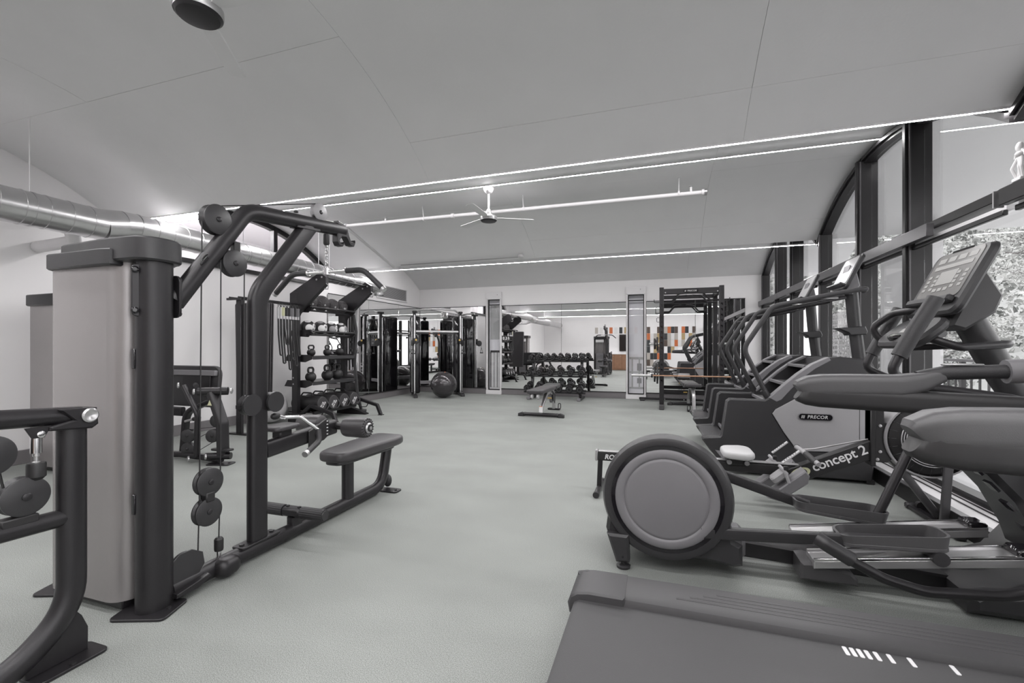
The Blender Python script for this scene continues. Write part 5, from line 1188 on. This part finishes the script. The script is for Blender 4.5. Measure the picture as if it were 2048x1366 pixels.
G().lathe([(0.245,-0.080),(0.256,-0.080),(0.276,0.02),(0.276,0.035),(0.262,0.035)], FC, (0,1,0), 48).build('rim_band', 'plastic_grey', fw)
for k in range(9): 
    r = 0.06+k*0.0145; ring = [FC+V(r*math.cos(2*PI*i/40), -0.108-0.0*k, r*math.sin(2*PI*i/40)) for i in range(40)]
    G().sweep(ring, oval(0.0035,0.0035,6), closed=True).build('guard_ring', 'bolt', fw)
for k in range(24):
    a = 2*PI*k/24; p0 = FC+V(0.195*math.cos(a), -0.085, 0.195*math.sin(a)); p1 = FC+V(0.25*math.cos(a), -0.062, 0.25*math.sin(a)); G().cyl(p0, p1, 0.0016, n=5).build('guard_rib', 'frame_grey', fw)
G().lathe([(0,0),(0.045,0),(0.05,-0.02),(0.03,-0.03),(0,-0.03)], FC+V(0,-0.10,0), (0,1,0), 20).build('hub', 'plastic_dark', fw)
G().box((1.60, RYY-0.02, 0.795), (0.10, 0.08, 0.025), Quaternion((0,1,0), -0.5), bev=0.006).build('damper_lever', 'plastic_dark', fw)
sweep_part([(1.53,RYY,0.44), (1.80,RYY,0.05)], rrect(0.05,0.03,0.008), 'front_leg', 'frame_grey', ro, up=(0,1,0))
sweep_part([(1.80,RYY-0.12,0.45), (1.775,RYY-0.12,0.05)], rrect(0.05,0.02,0.006), 'front_leg', 'frame_grey', ro, up=(0,1,0))
G().box((1.77, RYY, 0.022), (0.05, 0.62, 0.03), bev=0.006).build('front_foot', 'black_metal', ro)
for s_ in (-1, 1): G().box((1.77, RYY+s_*0.29, 0.024), (0.06, 0.05, 0.04), bev=0.008).build('foot_cap', 'rubber', ro); G().cyl((1.80,RYY+s_*0.2,0.05),(1.80,RYY+s_*0.235,0.05),0.03,n=14).build('caster', 'black_matte', ro)
# ================================================================== ELLIPTICAL
EY = 2.76
el = thing('elliptical_trainer', 'dark grey elliptical trainer with big round drive drum and tilted console', 'elliptical', (0.6, EY, 0))
# drive drum housing: thick rounded disc, flattened foot toward the beam
def drum(rs, ys):
    vs = []; fs = []; n = 56
    for r, y in zip(rs, ys):
        for i in range(n):
            a = 2*PI*i/n; x = r*math.cos(a); z = r*math.sin(a)
            vs.append((0.03+x, y, 0.40+z))
    for k in range(len(rs)-1):
        for i in range(n):
            j = (i+1) % n; fs.append((k*n+i, k*n+j, (k+1)*n+j, (k+1)*n+i))
    fs.append(tuple(range(n))); fs.append(tuple((len(rs)-1)*n+i for i in range(n)))
    return G().add(vs, fs)
dh = drum([0.275,0.283,0.30,0.32,0.332,0.333,0.322,0.30,0.275,0.255,0.24], [2.512,2.502,2.50,2.508,2.535,2.57,2.64,2.75,2.88,2.97,2.985]).build('drum_housing', 'plastic_dark', el)
for s_, y in ((-1, 2.508),):
    G().lathe([(0.262,-0.004),(0.282,-0.004),(0.282,0.006),(0.262,0.006)], (0.03,y,0.40), (0,s_,0), 56).build('drum_gap', 'black_gloss', dh)
    G().lathe([(0,0.012),(0.195,0.012),(0.205,0.009),(0.212,0.004),(0.218,0.010),(0.225,0.013),(0.25,0.013),(0.262,0.004),(0.262,-0.01)], (0.03,y,0.40), (0,s_,0), 64).build('drum_disc', 'plastic_mid', dh)
# lower fairing from the drum to the beam
fr = [(-0.28,0.17),(-0.25,0.145),(0.0,0.095),(0.36,0.07),(0.36,0.17),(0.33,0.22),(0.33,0.40),(0.20,0.20),(0.02,0.12),(-0.15,0.16),(-0.26,0.25)]
fa = G().prism([(-0.285,0.20),(-0.27,0.15),(-0.18,0.13),(0.36,0.075),(0.40,0.085),(0.40,0.19),(0.36,0.21),(0.335,0.35),(0.30,0.40),(0.0,0.40),(-0.27,0.32)], (0, EY, 0), (1,0,0), (0,0,1), 0.46, 0.02).build('lower_fairing', 'plastic_dark', el)
G().box((0.385, EY, 0.135), (0.10, 0.20, 0.13), bev=0.02).build('beam_cover', 'plastic_mid', fa)
for s_ in (-1, 1):
    lg = G().prism([(-0.275,0.19),(-0.16,0.19),(-0.155,0.045),(-0.225,0.04)], (0, EY+s_*0.235, 0), (1,0,0), (0,0,1), 0.085, 0.012).build('rear_foot', 'plastic_dark', el)
    G().lathe([(0,0),(0.036,0),(0.038,0.012),(0.030,0.018),(0.012,0.02),(0.012,0.045),(0,0.045)], (-0.19, EY+s_*0.235, 0.002), (0,0,1), 18).build('levelling_pad', 'rubber', lg)
    G().lathe([(0,0),(0.006,0),(0.006,0.001),(0,0.001)], (-0.19, EY+s_*0.278, 0.075), (0,s_,0), 10).build('screw_hole', 'black_gloss', lg)
# base beam and front base
bmx = G().prism([(0.36,0.075),(1.45,0.03),(1.45,0.10),(0.36,0.165)], (0, EY, 0), (1,0,0), (0,0,1), 0.14, 0.01).build('base_beam', 'black_metal', el)
cr = G().prism([(0.66,0.055),(0.90,0.055),(0.90,0.09),(0.87,0.12),(0.70,0.145),(0.66,0.14)], (0, EY, 0), (1,0,0), (0,0,1), 0.42, 0.012).build('ramp_cradle', 'rail_grey', el)
fb2 = G().prism([(1.30,0.02),(1.30,0.10),(1.34,0.125),(1.46,0.14),(1.58,0.19),(1.66,0.30),(1.72,0.30),(1.80,0.06),(1.80,0.02)], (0, EY, 0), (1,0,0), (0,0,1), 0.50, 0.03).build('front_base', 'plastic_dark', el)
for s_ in (-1, 1): G().box((1.72, EY+s_*0.2, 0.011), (0.08,0.06,0.022)).build('levelling_pad', 'rubber', fb2)
# curved front tower with slotted front edge
tw = [(1.27,0.68),(1.34,0.66),(1.42,0.62),(1.52,0.50),(1.60,0.34),(1.63,0.24),(1.80,0.24),(1.80,0.62),(1.74,0.82),(1.66,0.90),(1.54,0.86),(1.40,0.80),(1.29,0.75)]
tb = G().prism(tw, (0, EY, 0), (1,0,0), (0,0,1), 0.30, 0.025).build('front_tower', 'plastic_dark', el)
for k in range(5):
    q = k/4; G().box((1.375+0.235*q, EY-0.13, 0.64-0.36*q*(0.7+0.3*q)), (0.05, 0.05, 0.012), Quaternion((0,1,0), 0.85)).build('vent_slot', 'black_gloss', tb)
# ramps
for s_ in (-1, 1):
    y = EY + s_*0.165
    rp = G().prism([(0.71,0.125),(1.55,0.255),(1.55,0.295),(0.71,0.165)], (0, y, 0), (1,0,0), (0,0,1), 0.13, 0.004).build('ramp', 'silver', el)
    for e in (-1, 1): G().prism([(0.71,0.160),(1.55,0.290),(1.55,0.305),(0.71,0.175)], (0, y+e*0.058, 0), (1,0,0), (0,0,1), 0.014, 0.003).build('ramp_track', 'chrome', rp)
    G().box((1.52, y, 0.30), (0.08, 0.10, 0.04), bev=0.01).build('ramp_end', 'black_gloss', rp)
# pedal arms and pedals
def pedal(y, a0, a1, px, pz, tilt, nm):
    pa = sweep_part([a0, a1], rrect(0.035, 0.06, 0.010), 'pedal_arm', 'plastic_dark', el)
    if nm == 0: G().prism([(0.12,0.275),(0.14,0.285),(0.30,0.285),(0.30,0.205),(0.18,0.20),(0.13,0.22)], (0, y, 0), (1,0,0), (0,0,1), 0.065, 0.015).build('crank_cover', 'plastic_mid', pa)
    c, s2 = math.cos(tilt), math.sin(tilt); ex = V(c,0,s2); ey = V(0,1,0); ez = ex.cross(ey)
    o = V(px, y, pz); L, Wd = 0.42, 0.155
    tr = G().prism(rrect(L, Wd, 0.05, 6), o, ex, ey, 0.02, 0.004).build('pedal', 'arm_grey', el)
    ring = []
    for p in rrect(L-0.006, Wd-0.006, 0.05, 6): ring.append(o + ex*p[0] + ey*p[1])
    g = G(); n = len(ring); vs = []; fs = []
    for i, p in enumerate(ring):
        h = 0.062 if (p-o).dot(ex) > -0.05 else 0.04 + 0.02*max(0, ((p-o).dot(ex)+0.21)/0.16)
        q = (p-o); out = q.normalized()
        vs += [p-ez*0.01, p+ez*h+out*0.012, p+ez*h, p-out*0.012-ez*0.0]
    for i in range(n):
        j = (i+1) % n
        for q in range(4): fs.append((i*4+q, i*4+(q+1) % 4, j*4+(q+1) % 4, j*4+q))
    g.add(vs, fs).build('pedal_rim', 'arm_grey', tr)
    for k in range(4): G().prism(rrect(L-0.10-k*0.045, 0.10-k*0.022, 0.02), o+ez*(0.0105), ex, ey, 0.003+0.002*k).build('tread_rib', 'plastic_dark', tr)
    G().cyl(o+ex*0.16-ez*0.035+V(0,-0.085,0), o+ex*0.16-ez*0.035+V(0,0.085,0), 0.032, n=18).build('ramp_wheel', 'rubber', tr)
pedal(EY-0.165, (0.20,EY-0.245,0.245), (0.86,EY-0.20,0.275), 1.035, 0.275, 0.06, 0)
pedal(EY+0.165, (0.25,EY+0.245,0.46), (0.80,EY+0.20,0.30), 0.93, 0.285, -0.10, 1)
# handlebar linkage: lower arms, pivots, grips
for s_, dx in ((-1, 0.0), (1, 0.14)):
    y = EY + s_*0.325
    lo = fillet([(0.76,y,0.262), (0.95,y,0.165), (1.10,y,0.13), (1.40,y,0.16), (1.62,y,0.30), (1.70,y,0.86)], [0.25,0.25,0.3,0.3], 6) if s_ < 0 else fillet([(1.10,y-0.18,0.28), (1.27,y-0.16,0.69), (1.50,y-0.06,0.88)], 0.1, 5)
    G().tube(lo, 0.023, 14).build('lower_link', 'black_metal', el)
    if s_ < 0: G().tube(fillet([(0.70,y+0.02,0.305), (0.73,y,0.29), (0.83,y,0.232)], 0.03, 4), 0.034, 14).build('link_boot', 'plastic_dark', el)
    up2 = fillet([(1.70,y,0.86), (1.40+dx*0.3,y,0.985), (1.08+dx,y,1.03), (0.975+dx,y,1.085), (1.01+dx,y,1.17), (1.135+dx,y,1.40)], [0.2,0.3,0.07,0.08], 7)
    G().tube(up2, 0.020, 14).build('moving_handlebar', 'black_metal', el)
    G().tube([(1.008+dx,y,1.16), (1.07+dx,y,1.285), (1.135+dx,y,1.405), (1.140+dx,y,1.416)], 0.031, 16).build('grip', 'rubber', el)
# fixed handlebar loop round the mast
lp2 = [(1.30,EY+0.10,1.40), (1.21,EY+0.23,1.385), (1.13,EY+0.27,1.315), (1.16,EY+0.26,1.245), (1.27,EY+0.22,1.20), (1.50,EY+0.12,1.215), (1.56,EY,1.22), (1.50,EY-0.12,1.215), (1.29,EY-0.19,1.20), (1.20,EY-0.16,1.24), (1.16,EY-0.08,1.30)]
G().tube(fillet(lp2, 0.07, 6), 0.0185, 12).build('fixed_handlebar', 'black_metal', el)
# mast and console
sweep_part([(1.70,EY,0.80), (1.545,EY,1.07), (1.40,EY,1.37)], oval(0.062, 0.055, 22), 'mast', 'plastic_dark', el, up=(0,1,0))
ax = V(0.44,0,0.90).normalized(); ey = V(0,-1,0); nn = ey.cross(ax); o = V(1.345, EY, 1.515)
cs = G().prism(rrect(0.44, 0.36, 0.05, 6), o, ey, ax, 0.04, 0.012).build('console', 'plastic_dark', el)
G().prism(rrect(0.36, 0.255, 0.03, 4), o+nn*0.021+ax*0.035, ey, ax, 0.003).build('console_screen', 'screen_dark', cs)
G().prism(rrect(0.14, 0.075, 0.006), o+nn*0.0235+ax*0.02, ey, ax, 0.002).build('lcd', 'key_pale', cs)
G().prism(rrect(0.30, 0.022, 0.004), o+nn*0.0235+ax*0.085, ey, ax, 0.002).build('message_bar', 'key_pale', cs)
for r in range(4):
    for c in list(range(2)) + list(range(4, 6)): G().prism(rrect(0.026, 0.016, 0.003), o+nn*0.0235+ax*(-0.035+r*0.024)+ey*(-0.145+c*0.058), ey, ax, 0.002).build('key', 'key_pale', cs)
for c in range(3): G().prism(rrect(0.032, 0.018, 0.003), o+nn*0.0235+ax*(-0.045)+ey*(-0.045+c*0.045), ey, ax, 0.002).build('key', 'key_pale', cs)
for c in range(4): G().prism(rrect(0.06, 0.028, 0.003), o+nn*0.0235+ax*(0.125)+ey*(-0.12+c*0.08), ey, ax, 0.001).build('profile_mark', 'key_pale', cs)
G().box(o+nn*0.035-ax*0.115, (0.035, 0.36, 0.035), Quaternion((0,1,0), 0.44), bev=0.008).build('reading_ledge', 'plastic_dark', cs)
G().prism(rrect(0.16, 0.012, 0.005), o+nn*0.022+ax*0.168, ey, ax, 0.004).build('tablet_slot', 'black_gloss', cs)
ax2 = V(0.75,0,0.66).normalized(); o2 = o - ax*0.225 - V(0.055,0,0.045)
k2 = G().prism(rrect(0.42, 0.20, 0.08, 6), o2, ey, ax2, 0.045, 0.014).build('key_deck', 'plastic_dark', el)
n2 = ey.cross(ax2)
for r in range(2):
    for c in range(2): G().prism(rrect(0.05, 0.03, 0.004), o2+n2*0.0235+ax2*(0.0+r*0.04)+ey*(-0.03+c*0.06), ey, ax2, 0.002).build('key', 'key_pale', k2)
G().ball(o2+n2*0.02-ax2*0.05+ey*(-0.03), 0.035, 16, (0.9,1.3,0.6)).build('motion_knob', 'black_gloss', k2)
G().prism([(1.40,1.62),(1.50,1.44),(1.47,1.36),(1.36,1.28),(1.30,1.30),(1.37,1.46)], (0, EY, 0), (1,0,0), (0,0,1), 0.20, 0.012).build('console_back', 'rail_grey', cs)
G().tube([(1.26,EY-0.12,1.265),(1.26,EY+0.12,1.265)], 0.02, 8).build('plug_rail', 'black_gloss', el)

# ================================================================== TREADMILL
TY = 1.53
tm = thing('treadmill', 'dark treadmill with wide belt, ribbed side rails and padded arm rests', 'treadmill', (0.5, TY, 0))
TZ = 0.20
bt = G().prism([(-0.30,TZ-0.045),(-0.325,TZ-0.03),(-0.325,TZ-0.012),(-0.305,TZ),(1.75,TZ),(1.75,TZ-0.05)], (0, TY, 0), (1,0,0), (0,0,1), 0.505, 0.0).build('belt', 'belt', tm)
# distance marks on the belt
for x in (0.582, 0.602, 0.622, 0.643, 0.668, 0.704, 0.759, 0.868):
    G().prism(rrect(0.0125, 0.045, 0.004), (x, 1.752, TZ+0.0008), (1,0,0), (0,1,0), 0.0016).build('belt_mark', 'white_print', bt)
G().box((0.75, TY, TZ-0.105), (2.0, 0.60, 0.11), bev=0.01).build('deck_frame', 'black_matte', tm)
for s_ in (-1, 1):
    y = TY + s_*0.348
    prof = [(-0.095,-0.02),(-0.095,0.012),(-0.085,0.020),(0.06,0.020),(0.085,0.010),(0.098,-0.015),(0.098,-0.075),(0.07,-0.075),(0.07,-0.03),(-0.08,-0.03)]
    if s_ < 0: prof = [(-a, b) for a, b in prof][::-1]
    prof = [(-a, b) for a, b in prof]    # side axis runs toward -Y here
    sr = G().sweep([(-0.14,y,TZ+0.012), (1.75,y,TZ+0.012)], prof).build('side_rail', 'rail_grey', tm)
    for k in range(4):
        G().box((0.86+0.02*k, y-s_*(0.03-k*0.024), TZ+0.0322), (1.60-k*0.06, 0.012, 0.0022), bev=0.0006).build('rail_rib', 'rail_grey', sr)
    G().prism([(-0.345,TZ-0.06),(-0.352,TZ-0.02),(-0.342,TZ+0.008),(-0.315,TZ+0.026),(-0.27,TZ+0.033),(-0.13,TZ+0.0335),(-0.13,TZ-0.06)], (0, y, 0), (1,0,0), (0,0,1), 0.198, 0.007).build('end_cap', 'rail_grey', tm)
    G().prism([(-0.34,TZ+0.02),(-0.30,TZ+0.03),(-0.18,TZ+0.03),(-0.18,0.06),(-0.26,0.06),(-0.335,TZ-0.06)], (0, y+s_*0.085, 0), (1,0,0), (0,0,1), 0.03, 0.008).build('end_guard', 'plastic_dark', tm)
    G().cyl((-0.20,y,0.0), (-0.20,y,0.10), 0.03, n=14).build('levelling_foot', 'rubber', tm)
    G().cyl((1.55,y,0.0), (1.55,y,0.10), 0.03, n=14).build('levelling_foot', 'rubber', tm)
    # arm rest
    ya = TY + 0.015 + s_*0.405; dz = 0.0 if s_ > 0 else -0.022
    outl = [(0.495,0.995),(0.50,0.96),(0.53,0.945),(0.62,0.942),(1.30,0.93),(1.30,1.02),(0.92,1.045),(0.86,1.06),(0.62,1.064),(0.545,1.055),(0.515,1.035)]
    ar = G().sweep([(0.497,ya,1.030+dz),(0.503,ya,1.026+dz),(0.52,ya,1.022+dz),(0.56,ya,1.018+dz),(0.65,ya,1.015+dz),(1.0,ya,1.003+dz),(1.32,ya,0.99+dz)], rrect(0.086, 0.078, 0.026, 6), scl=[0.64,0.80,0.92,0.98,1,1,1]).build('arm_rest_base', 'black_matte', tm)
    arx = []
    path = [(0.497,ya,1.040+dz),(0.503,ya,1.045+dz),(0.53,ya,1.055+dz),(0.57,ya,1.059+dz),(0.65,ya,1.061+dz),(0.80,ya,1.063+dz),(0.87,ya,1.079+dz),(0.93,ya,1.103+dz)]
    G().sweep(path, rrect(0.089, 0.084, 0.028, 6), scl=[0.62,0.80,0.93,0.99,1,0.98,0.8,0.5]).build('arm_rest_pad', 'arm_grey', tm)
    G().sweep([(0.86,ya,1.093+dz),(0.93,ya,1.111+dz),(1.09,ya,1.119+dz),(1.12,ya,1.119+dz)], oval(0.024,0.024,16)).build('hand_grip', 'rubber', tm)
    G().box((0.985, ya, 1.141+dz), (0.11, 0.026, 0.008), bev=0.003).build('pulse_sensor', 'silver', tm)
    G().sweep([(1.10,ya,1.119+dz),(1.50,ya,1.143+dz)], oval(0.034,0.040,16)).build('rail_sleeve', 'plastic_mid', tm)
    sweep_part([(1.55,ya,0.08),(1.46,ya,1.17)], rrect(0.07,0.13,0.02), 'upright', 'plastic_dark', tm, up=(0,1,0))
G().box((1.44, TY+0.015, 0.985), (0.30, 0.74, 0.10), bev=0.03).build('cross_bar', 'plastic_dark', tm)
G().prism([(1.30,1.12),(1.36,1.10),(1.60,1.42),(1.56,1.45)], (0, TY+0.015, 0), (1,0,0), (0,0,1), 0.60, 0.015).build('console', 'plastic_dark', tm)
G().pad(rrect(0.36,0.62,0.08), (1.62, TY, 0.27), (1,0,0), (0,1,0), 0.20, 0.06).build('motor_hood', 'arm_grey', tm)
G().tube(fillet([(1.19,TY+0.42,1.12),(1.165,TY+0.385,1.085),(1.16,TY+0.38,0.96),(1.16,TY+0.375,0.80)], 0.02, 4), 0.0045, 8).build('safety_cord', 'orange', tm)
# ================================================================== CEILING AND WALL SERVICES
DX = -5.3
du = thing('spiral_duct', 'round galvanised spiral duct hanging along the white wall', 'air duct', (DX, 4.8, 2.45))
def seg(y0, y1, r0, r1, z0, z1, x0=DX, x1=DX, nm='duct_section'):
    s = G().sweep([(x0,y0,z0),(x1,y1,z1)], oval(1,1,32), scl=[r0,r1]).build(nm, 'galvanised', du); return s
s1 = seg(-2.9, 2.98, 0.150, 0.150, 2.425, 2.425)
seg(2.98, 3.16, 0.150, 0.148, 2.425, 2.462, nm='elbow'); seg(3.16, 3.30, 0.148, 0.132, 2.462, 2.482, nm='reducer')
s2 = seg(3.30, 7.30, 0.132, 0.125, 2.482, 2.40)
def seam(y, r, z, par):
    G().lathe([(r-0.002,-0.006),(r+0.005,-0.004),(r+0.005,0.004),(r-0.002,0.006)], (DX,y,z), (0.0,1,0.0), 32).build('lock_seam', 'galvanised', par)
y = -0.1
while y < 2.98: seam(y, 0.150, 2.425, s1); y += 0.165
y = 3.30
while y < 7.25: seam(y, 0.132-0.007*(y-3.3)/4, 2.482-0.082*(y-3.3)/4, s2); y += 0.165
for y, z, r in ((2.45, 2.575, 0.15), (0.6, 2.575, 0.15), (4.6, 2.585, 0.13), (6.0, 2.555, 0.13), (6.25, 2.55, 0.13)):
    G().cyl((DX, y, z), (DX, y, zc(y)+0.005), 0.005, n=6).build('hanger_rod', 'trim_white', du)
    G().lathe([(r-0.001,-0.012),(r+0.004,-0.012),(r+0.004,0.012),(r-0.001,0.012)], (DX,y,z-r), (0,1,0), 32).build('hanger_strap', 'galvanised', du)
G().tube(fillet([(DX,7.28,2.40),(DX,7.5,2.395),(DX-0.02,7.62,2.33),(DX-0.02,7.64,2.24)], 0.14, 6), 0.122, 24).build('end_boot', 'galvanised', du)
for k in range(6): G().lathe([(0.12,-0.006),(0.128,0),(0.12,0.006)], (DX-0.02,7.635,2.33-k*0.018), (0,0,1), 24).build('boot_rib', 'galvanised', du)
# branch that ends at the wall
G().tube([(DX-0.02,2.75,2.36),(DX-0.25,2.9,2.26),(XL+0.01,2.95,2.26)], 0.06, 16).build('wall_branch', 'trim_white', du)

# air grille on the left wall
gr = thing('air_grille', 'white louvred return air grille high on the wall above the mirror', 'air vent', (XL, 9.58, 2.5))
for (ya, yb, za, zb) in ((8.93,10.24,2.36,2.39),(8.93,10.24,2.665,2.69),(8.93,8.965,2.39,2.665),(10.205,10.24,2.39,2.665)):
    G().box((XL+0.012, (ya+yb)/2, (za+zb)/2), (0.024, yb-ya, zb-za), bev=0.003).build('frame', 'trim_white', gr)
for k in range(17):
    G().box((XL+0.012, 9.585, 2.40+k*0.0158), (0.018, 1.23, 0.004), Quaternion((0,1,0), 0.6)).build('louvre', 'light_grey', gr)
G().box((XL+0.002, 9.585, 2.527), (0.004, 1.22, 0.27)).build('dark_backing', 'frame_grey', gr)

# ceiling fans: motor on a down rod, three blades at rest
def fan(x, y, zb, label, a0, rodz):
    t = thing('ceiling_fan', label, 'ceiling fan', (x, y, zb), 'ceiling fans')
    G().lathe([(0,rodz),(0.075,rodz),(0.075,rodz-0.02),(0.05,rodz-0.07),(0.02,rodz-0.09),(0,rodz-0.09)], (x,y,0), (0,0,1), 22).build('canopy', 'trim_white', t)
    G().cyl((x,y,zb+0.10), (x,y,rodz-0.05), 0.013, n=12).build('down_rod', 'trim_white', t)
    G().lathe([(0.022,0.17),(0.034,0.15),(0.045,0.10),(0.10,0.075),(0.112,0.06),(0.112,0.03),(0.108,0.02)], (x,y,zb), (0,0,1), 32).build('motor_cup', 'silver', t)
    G().lathe([(0,0.006),(0.06,0.004),(0.095,0.008),(0.105,0.018),(0.112,0.03),(0.0,0.03)], (x,y,zb), (0,0,1), 32).build('bottom_dish', 'black_metal', t)
    for k in range(3):
        a = a0+k*2*PI/3; d = V(math.cos(a), math.sin(a), 0); s_ = V(-math.sin(a), math.cos(a), 0.12).normalized()
        G().prism([(0.10,-0.022),(0.16,-0.045),(0.58,-0.055),(0.60,-0.03),(0.60,0.03),(0.58,0.05),(0.16,0.045),(0.10,0.022)], V(x,y,zb+0.055), d, s_, 0.008, 0.002).build('blade', 'ceiling_paint', t)
fan(-2.13, 5.5, 2.84, 'small white ceiling fan on a long rod beside the sprinkler pipe', 0.5, ZC)
fan(-2.235, 1.68, 2.875, 'white ceiling fan with a dark bottom dish above the lat pulldown', 2.15, ZC)

# sprinkler pipe with hangers and heads
PY = 5.92
sp_ = thing('sprinkler_pipe', 'white sprinkler pipe hung below the vault, with upright heads and hangers', 'pipe', (-2.0, PY, 3.1))
G().cyl((-4.72,PY,3.115), (0.50,PY,3.085), 0.026, n=16).build('main_pipe', 'trim_white', sp_)
G().cyl((-4.70,PY-0.05,3.11), (-4.72,7.28,2.70), 0.024, n=14).build('drop_pipe', 'trim_white', sp_)
for x in (-3.32, -1.78, 0.22):
    G().cyl((x,PY,3.09), (x,PY-0.05,zc(PY-0.05)), 0.006, n=8).build('hanger', 'trim_white', sp_)
    G().lathe([(0.026,-0.012),(0.032,-0.012),(0.032,0.012),(0.026,0.012)], (x,PY,3.10), (1,0,0), 16).build('pipe_clamp', 'trim_white', sp_)
for x in (-3.98, 0.36):
    G().cyl((x,PY,3.10), (x,PY,3.165), 0.014, n=10).build('sprinkler_head', 'white_plastic', sp_); G().lathe([(0,0),(0.02,0),(0.02,0.004),(0,0.004)], (x,PY,3.175), (0,0,1), 14).build('deflector', 'bolt', sp_)
for x in (-4.70, -2.85, 0.50): G().lathe([(0.024,-0.022),(0.037,-0.018),(0.037,0.018),(0.024,0.022)], (x,PY,3.115-0.03*(x+4.72)/5.2), (1,0,0), 18).build('coupling', 'trim_white', sp_)
G().lathe([(0,0),(0.04,0),(0.04,0.03),(0,0.03)], (0.51,PY,3.085), (1,0,0), 16).build('end_plug', 'bolt', sp_)
# conduit, box and detectors near the far valley
cn = thing('conduit', 'thin metal conduit with a round junction box along the ceiling valley', 'conduit', (-3.5, 7.22, 2.72))
G().cyl((-4.55,7.26,2.722), (-2.28,7.24,2.722), 0.009, n=8).build('tube', 'bolt', cn)
G().lathe([(0,0),(0.05,0),(0.05,-0.035),(0.04,-0.04),(0,-0.04)], (-2.22,7.22,2.752), (0,0,1), 20).build('junction_box', 'trim_white', cn)
dt = thing('smoke_detector', 'round white smoke detector on the ceiling behind the far led line', 'smoke detector', (-3.55, 7.62, 2.79))
G().lathe([(0,0),(0.06,0),(0.062,-0.015),(0.045,-0.04),(0.03,-0.046),(0,-0.046)], (-3.55,7.62,zc(7.62)), (0,0,1), 24).build('detector_body', 'white_plastic', dt)
G().lathe([(0.044,-0.041),(0.05,-0.036),(0.044,-0.034)], (-3.55,7.62,zc(7.62)), (0,0,1), 24).build('vent_ring', 'light_grey', dt)
# figurine on the window ledge
fg2 = thing('ledge_figurine', 'small pale sculpted ornament standing on the ledge of the tall window', 'ornament', (2.03, 3.48, 2.19))
G().box((2.03,3.48,2.2), (0.04,0.07,0.02), bev=0.003).build('base', 'white_plastic', fg2)
rnd = random.Random(3)
for k in range(4): G().tube(fillet([(2.03,3.45+k*0.018,2.21),(2.02+rnd.uniform(-.01,.01),3.44+k*0.02+rnd.uniform(-.015,.015),2.27),(2.03,3.465+k*0.01,2.33)], 0.02, 3), 0.009, 8).build('stem', 'white_plastic', fg2)
G().ball((2.03,3.475,2.35), 0.024, 14, (1,1.2,0.7)).build('waist', 'white_plastic', fg2); G().ball((2.03,3.48,2.39), 0.024, 14, (0.8,0.9,1.3)).build('head', 'white_plastic', fg2)
for s_ in (-1, 1): G().tube([(2.03,3.475+s_*0.015,2.37),(2.03,3.475+s_*0.035,2.35),(2.03,3.475+s_*0.04,2.33)], 0.008, 8).build('arm', 'white_plastic', fg2)

# ================================================================== WALL BEHIND THE CAMERA (seen in the mirrors)
wf = bpy.data.objects['wall_front']
cols = ['tile_orange','tile_black','tile_brown','tile_ochre','tile_tan','tile_white','tile_white']
base = {}
rnd = random.Random(12)
for r in range(6):
    for c in range(15):
        x = -0.75+c*0.172; z = 2.12-r*0.345
        if r > 2 and c > 11 - (r-2)*2: continue
        if rnd.random() < 0.18: continue
        m_ = rnd.choice(cols)
        if m_ not in base:
            base[m_] = G().box((0,0,0), (0.165,0.012,0.335), bev=0.003).build('tile', m_, wf); o = base[m_]
        else: o = base[m_].copy(); COL.objects.link(o)
        o.location = (x, YF+0.006, z)
for c in range(9):
    m_ = ['tile_tan','tile_white','tile_black','tile_orange','tile_white','tile_black','tile_ochre','tile_tan','tile_orange'][c]
    if m_ not in base: base[m_] = G().box((0,0,0), (0.165,0.012,0.335), bev=0.003).build('tile', m_, wf); o = base[m_]
    else: o = base[m_].copy(); COL.objects.link(o)
    o.location = (-3.3+c*0.26, YF+0.006, 2.12)
cb = thing('base_cabinet', 'brown wooden base cabinet with white counter, reflected in the wide mirror', 'cabinet', (-1.9, YF+0.3, 0))
G().box((-1.9, YF+0.31, 0.43), (1.6,0.58,0.82), bev=0.004).build('carcass', 'wood', cb)
for k in range(4):
    d = G().box((-2.5+k*0.4, YF+0.605, 0.46), (0.385,0.02,0.74), bev=0.003).build('door', 'wood', cb); G().box((-2.36+k*0.4, YF+0.62, 0.75), (0.10,0.012,0.012)).build('handle', 'bolt', d)
G().box((-1.9, YF+0.31, 0.86), (1.66,0.62,0.04), bev=0.004).build('countertop', 'white_plastic', cb)
tv = thing('wall_screen', 'black flat television on the tiled wall, reflected in the wide mirror', 'television', (-1.7, YF+0.05, 1.45))
G().box((-1.7, YF+0.045, 1.45), (0.75,0.05,0.9), bev=0.008).build('housing', 'black_matte', tv); G().box((-1.7, YF+0.071, 1.45), (0.71,0.004,0.86)).build('screen', 'tv', tv)
G().box((-1.7, YF+0.011, 1.45), (0.3,0.02,0.3)).build('wall_mount', 'black_matte', tv)

for o in bpy.data.objects:
    if '_o' in o: del o['_o']
